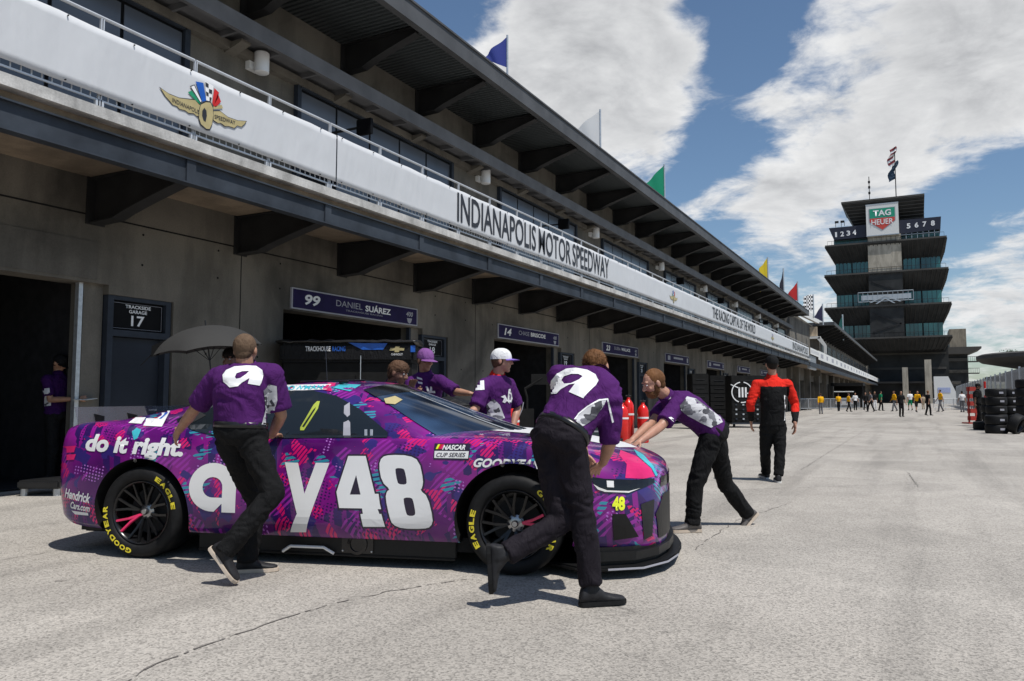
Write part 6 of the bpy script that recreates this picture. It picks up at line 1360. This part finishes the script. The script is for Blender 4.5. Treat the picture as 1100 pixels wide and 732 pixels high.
# black cabinets farther down
def cabinet(pa, pb_, d, top, label, logo=False, wheels=False):
    xc = (pa+pb_)/2; r, o, f = faced('tool_cabinet', xc, d, label, 'cabinet', 'tall black equipment cabinets in front of the garages'); w_ = (pb_-pa)/840*d/2; h = 1.2+(428-top)/840*d
    b = MB(); b.obox(B3(o, 0, .5, h/2+.1), fr*w_, f*.45, UPZ*(h/2-.1)); cb2 = b.build('body', MAT['matte_black'], r, bevel=.02)
    b = MB(); b.obox(B3(o, 0, .45, .17), fr*w_*1.05, f*.55, UPZ*.03); b.build('base', MAT['steel'], r)
    for i in range(5):
        b = MB(); zz2 = .35+i*(h-.45)/5; b.obox(B3(o, 0, .042, zz2+(h-.5)/10), fr*w_*.93, f*.004, UPZ*((h-.6)/11)); dr = b.build('drawer', MAT['matte_black'], cb2); b = MB(); b.obox(B3(o, 0, .03, zz2+(h-.5)/10+.05), fr*w_*.5, f*.008, UPZ*.012); b.build('handle', MAT['steel_dark'], r)
    for sx in (-1, 1): b = MB(); b.cyl(B3(o, sx*w_*.9-.03, .0, .08), B3(o, sx*w_*.9+.03, .0, .08), .08, n=12); b.build('caster', MAT['rubber'], r)
    if logo:
        c0 = B3(o, -.32, .02, 1.42); rad = .42; b = MB()
        seg = [(20, 80), (100, 250), (262, 290), (296, 372)]
        for a0, a1 in seg:
            n_ = 14
            for i in range(n_):
                A, C_ = R(a0+(a1-a0)*i/n_), R(a0+(a1-a0)*(i+1)/n_); q = lambda a, rr: c0+fr*math.cos(a)*rr+UPZ*math.sin(a)*rr
                b.prism([q(A, rad-.03), q(C_, rad-.03), q(C_, rad+.01), q(A, rad+.01)], -f*.004)
        for x in (-.11, .02, .15): b.obox(c0+fr*x, fr*.035, f*.004, UPZ*.2)
        b.prism([c0+fr*-.45+UPZ*.30, c0+fr*-.1+UPZ*.14, c0+fr*-.1+UPZ*.19, c0+fr*-.45+UPZ*.33], -f*.004); b.obox(c0+UPZ*-.04+fr*.2, fr*.06, f*.004, UPZ*.02); b.build('emblem', MAT['letter_white'], r)
        for i in range(5):
            for j in range(4):
                if noise.noise(Vector((i*3.1, j*2.7, 0))) > -.25: b = MB(); c1 = B3(o, -w_*.75+i*w_*.38, .03, .35+j*.19); b.obox(c1, fr*.035, f*.01, UPZ*.03); b.build('tool', MAT['galv'] if (i+j) % 3 else MAT['steel'], r)
cabinet(786, 826, 31.5, 404, 'tall black cabinet with a white ring and three bars, left of the red jacket man', True)
cabinet(744, 762, 30.0, 402, 'tall plain black cabinet directly behind the bearded man'); cabinet(763, 783, 33.5, 404, 'tall plain black cabinet just left of the one with the white ring')
# low dolly by the near garage
r, o0, f = faced('floor_dolly', 40, 9.6, 'low black dolly standing on the ground at the left garage mouth', 'dolly')
b = MB(); b.obox(B3(o0, .05, .3, .14), fr*.26, f*.3, UPZ*.05); b.build('deck', MAT['black'], r, bevel=.02)
for x in (-.16, .24): b = MB(); b.cyl(B3(o0, x, .08, 0), B3(o0, x, .08, .09), .04, n=12); b.build('foot', MAT['galv'], r)
# wire rack with light tops in the near garage
RK = empty('storage_rack', (-13.5, 5.4, 0), 0, 'metal storage rack in the dark garage on the left', 'rack')
b = MB()
for z in (.6, 1.2, 1.75, 2.2): b.box((-14.4, 3.0, z), (-13.6, 7.3, z+.04))
b.build('shelf', MAT['galv'], RK)
b = MB()
for y in (3.0, 5.1, 7.25): b.box((-13.65, y, 0), (-13.6, y+.05, 2.3))
b.build('upright', MAT['galv'], RK)
# ------------------------------------------------------------------ tires on the right
def tire(o, ax, lab, group='black racing tires on the right'):
    r = empty('tire', o, 0, lab, 'tire', group); b = MB(); b.lathe([(.235, -.14), (.25, -.15), (.30, -.152), (.33, -.13), (.34, -.09), (.34, .09), (.33, .13), (.30, .152), (.25, .15), (.235, .14), (.235, -.14)], o, ax, 32); b.build('tread', MAT['rubber'], r, auto=50)
    b = MB(); b.lathe([(.236, -.12), (.225, -.10), (.2, 0), (.2, .09), (.05, .11), (0, .11)], o, ax, 24); b.build('rim', MAT['rim'], r, auto=50)
    t_ = -Vector((fwd.x, fwd.y, 0)).normalized(); 
    if abs(ax[2]) > .9:
        b = MB(); b.obox(o+t_*.341, fr*.075, t_*.004, UPZ*.035); b.build('label_tag', MAT['letter_grey'], r)
    else:
        a = Vector(ax).normalized(); b = MB(); q = a.cross(UPZ).normalized(); b.obox(o-a*.156+q*.0-UPZ*.28, q*.03, a*.003, UPZ*.03); b.build('label_tag', MAT['letter_grey'], r)
STK = [(1069, 26.4, 2, 'low front stack'), (1070, 28.6, 5, 'tall stack behind the low one'), (1084, 28.9, 5, 'tall stack in the middle of the pile'), (1103, 27.2, 6, 'tallest stack at the right edge'), (1055, 29.5, 1, 'single black tire by the feet of the man in black overalls'), (1064, 31.2, 4, 'stack beside the man in black overalls'), (1120, 26.2, 4, 'stack beyond the right edge')]
for x, d, n_, nm in STK:
    if x > 1110: continue
    p = pd(x, 430, d)
    for i in range(n_):
        tire(Vector((p.x+.02*math.sin(i*3), p.y+.015*math.cos(i*5), .153+i*.307)), (0, 0, 1), (nm if n_ == 1 else 'racing tire, %s from the bottom in the %s' % (ORD[i], nm)))
p = pd(1091, 430, 26.0); tire(Vector((p.x, p.y, .33)), (fwd*.8-rgt*.55+UPZ*.35).normalized(), 'black racing tire leaning on its edge against the tall stack at the right')
r, o0, f = faced('red_stand', 1044, 36.5, 'red upright stand with shelves behind the man in black overalls', 'stand')
b = MB(); 
for x in (-.16, .16): b.obox(B3(o0, x, 0, .85), fr*.03, f*.03, UPZ*.85)
for i in range(5): b.obox(B3(o0, 0, 0, .25+i*.34), fr*.16, f*.14, UPZ*.10)
b.obox(B3(o0, .1, -.1, .03), fr*.5, f*.3, UPZ*.03); b.build('frame', simple('orange_red', (.33, .03, .02), .6), r)
r, o0, f = faced('marker_post', 1058.5, 37.5, 'red and white striped post behind the man in black overalls', 'post')
for i in range(6): b = MB(); b.cyl(B3(o0, 0, 0, i*.33), B3(o0, 0, 0, (i+1)*.33), .05, n=12); b.build('band', MAT['red'] if i % 2 else MAT['offwhite'], r)
# plants on the pavilion roof
rp_ = random.Random(11)
for i in range(14):
    a = R(150+i*16+rp_.random()*6); c = Vector((14.8+7.5*math.cos(a)*rp_.uniform(.7, 1), 94+7.5*math.sin(a), 5.6)); r = empty('shrub', c, 0, None, 'shrub', 'shrubs growing on the round pavilion roof'); r['label'] = 'small dark shrub among those on the round pavilion roof'
    b = MB(); s_ = rp_.uniform(.35, .7)
    for q in range(160):
        v = Vector((rp_.gauss(0, 1), rp_.gauss(0, 1), rp_.gauss(0, .8)))*.42*s_; v.z = abs(v.z)*1.1; u = Vector((rp_.gauss(0, 1), rp_.gauss(0, 1), rp_.gauss(0, 1))).normalized()*.09; w_ = u.orthogonal().normalized()*.05; b.add([c+v-u, c+v+w_, c+v+u, c+v-w_], [(0, 1, 2, 3)])
    b.build('foliage', simple('foliage', (.045, .07, .03), .7) if i == 0 else bpy.data.materials['foliage'], r)
    b = MB(); b.cyl(c, c+UPZ*.3*s_, .03, n=5); b.build('stem', MAT['steel_dark'], r)
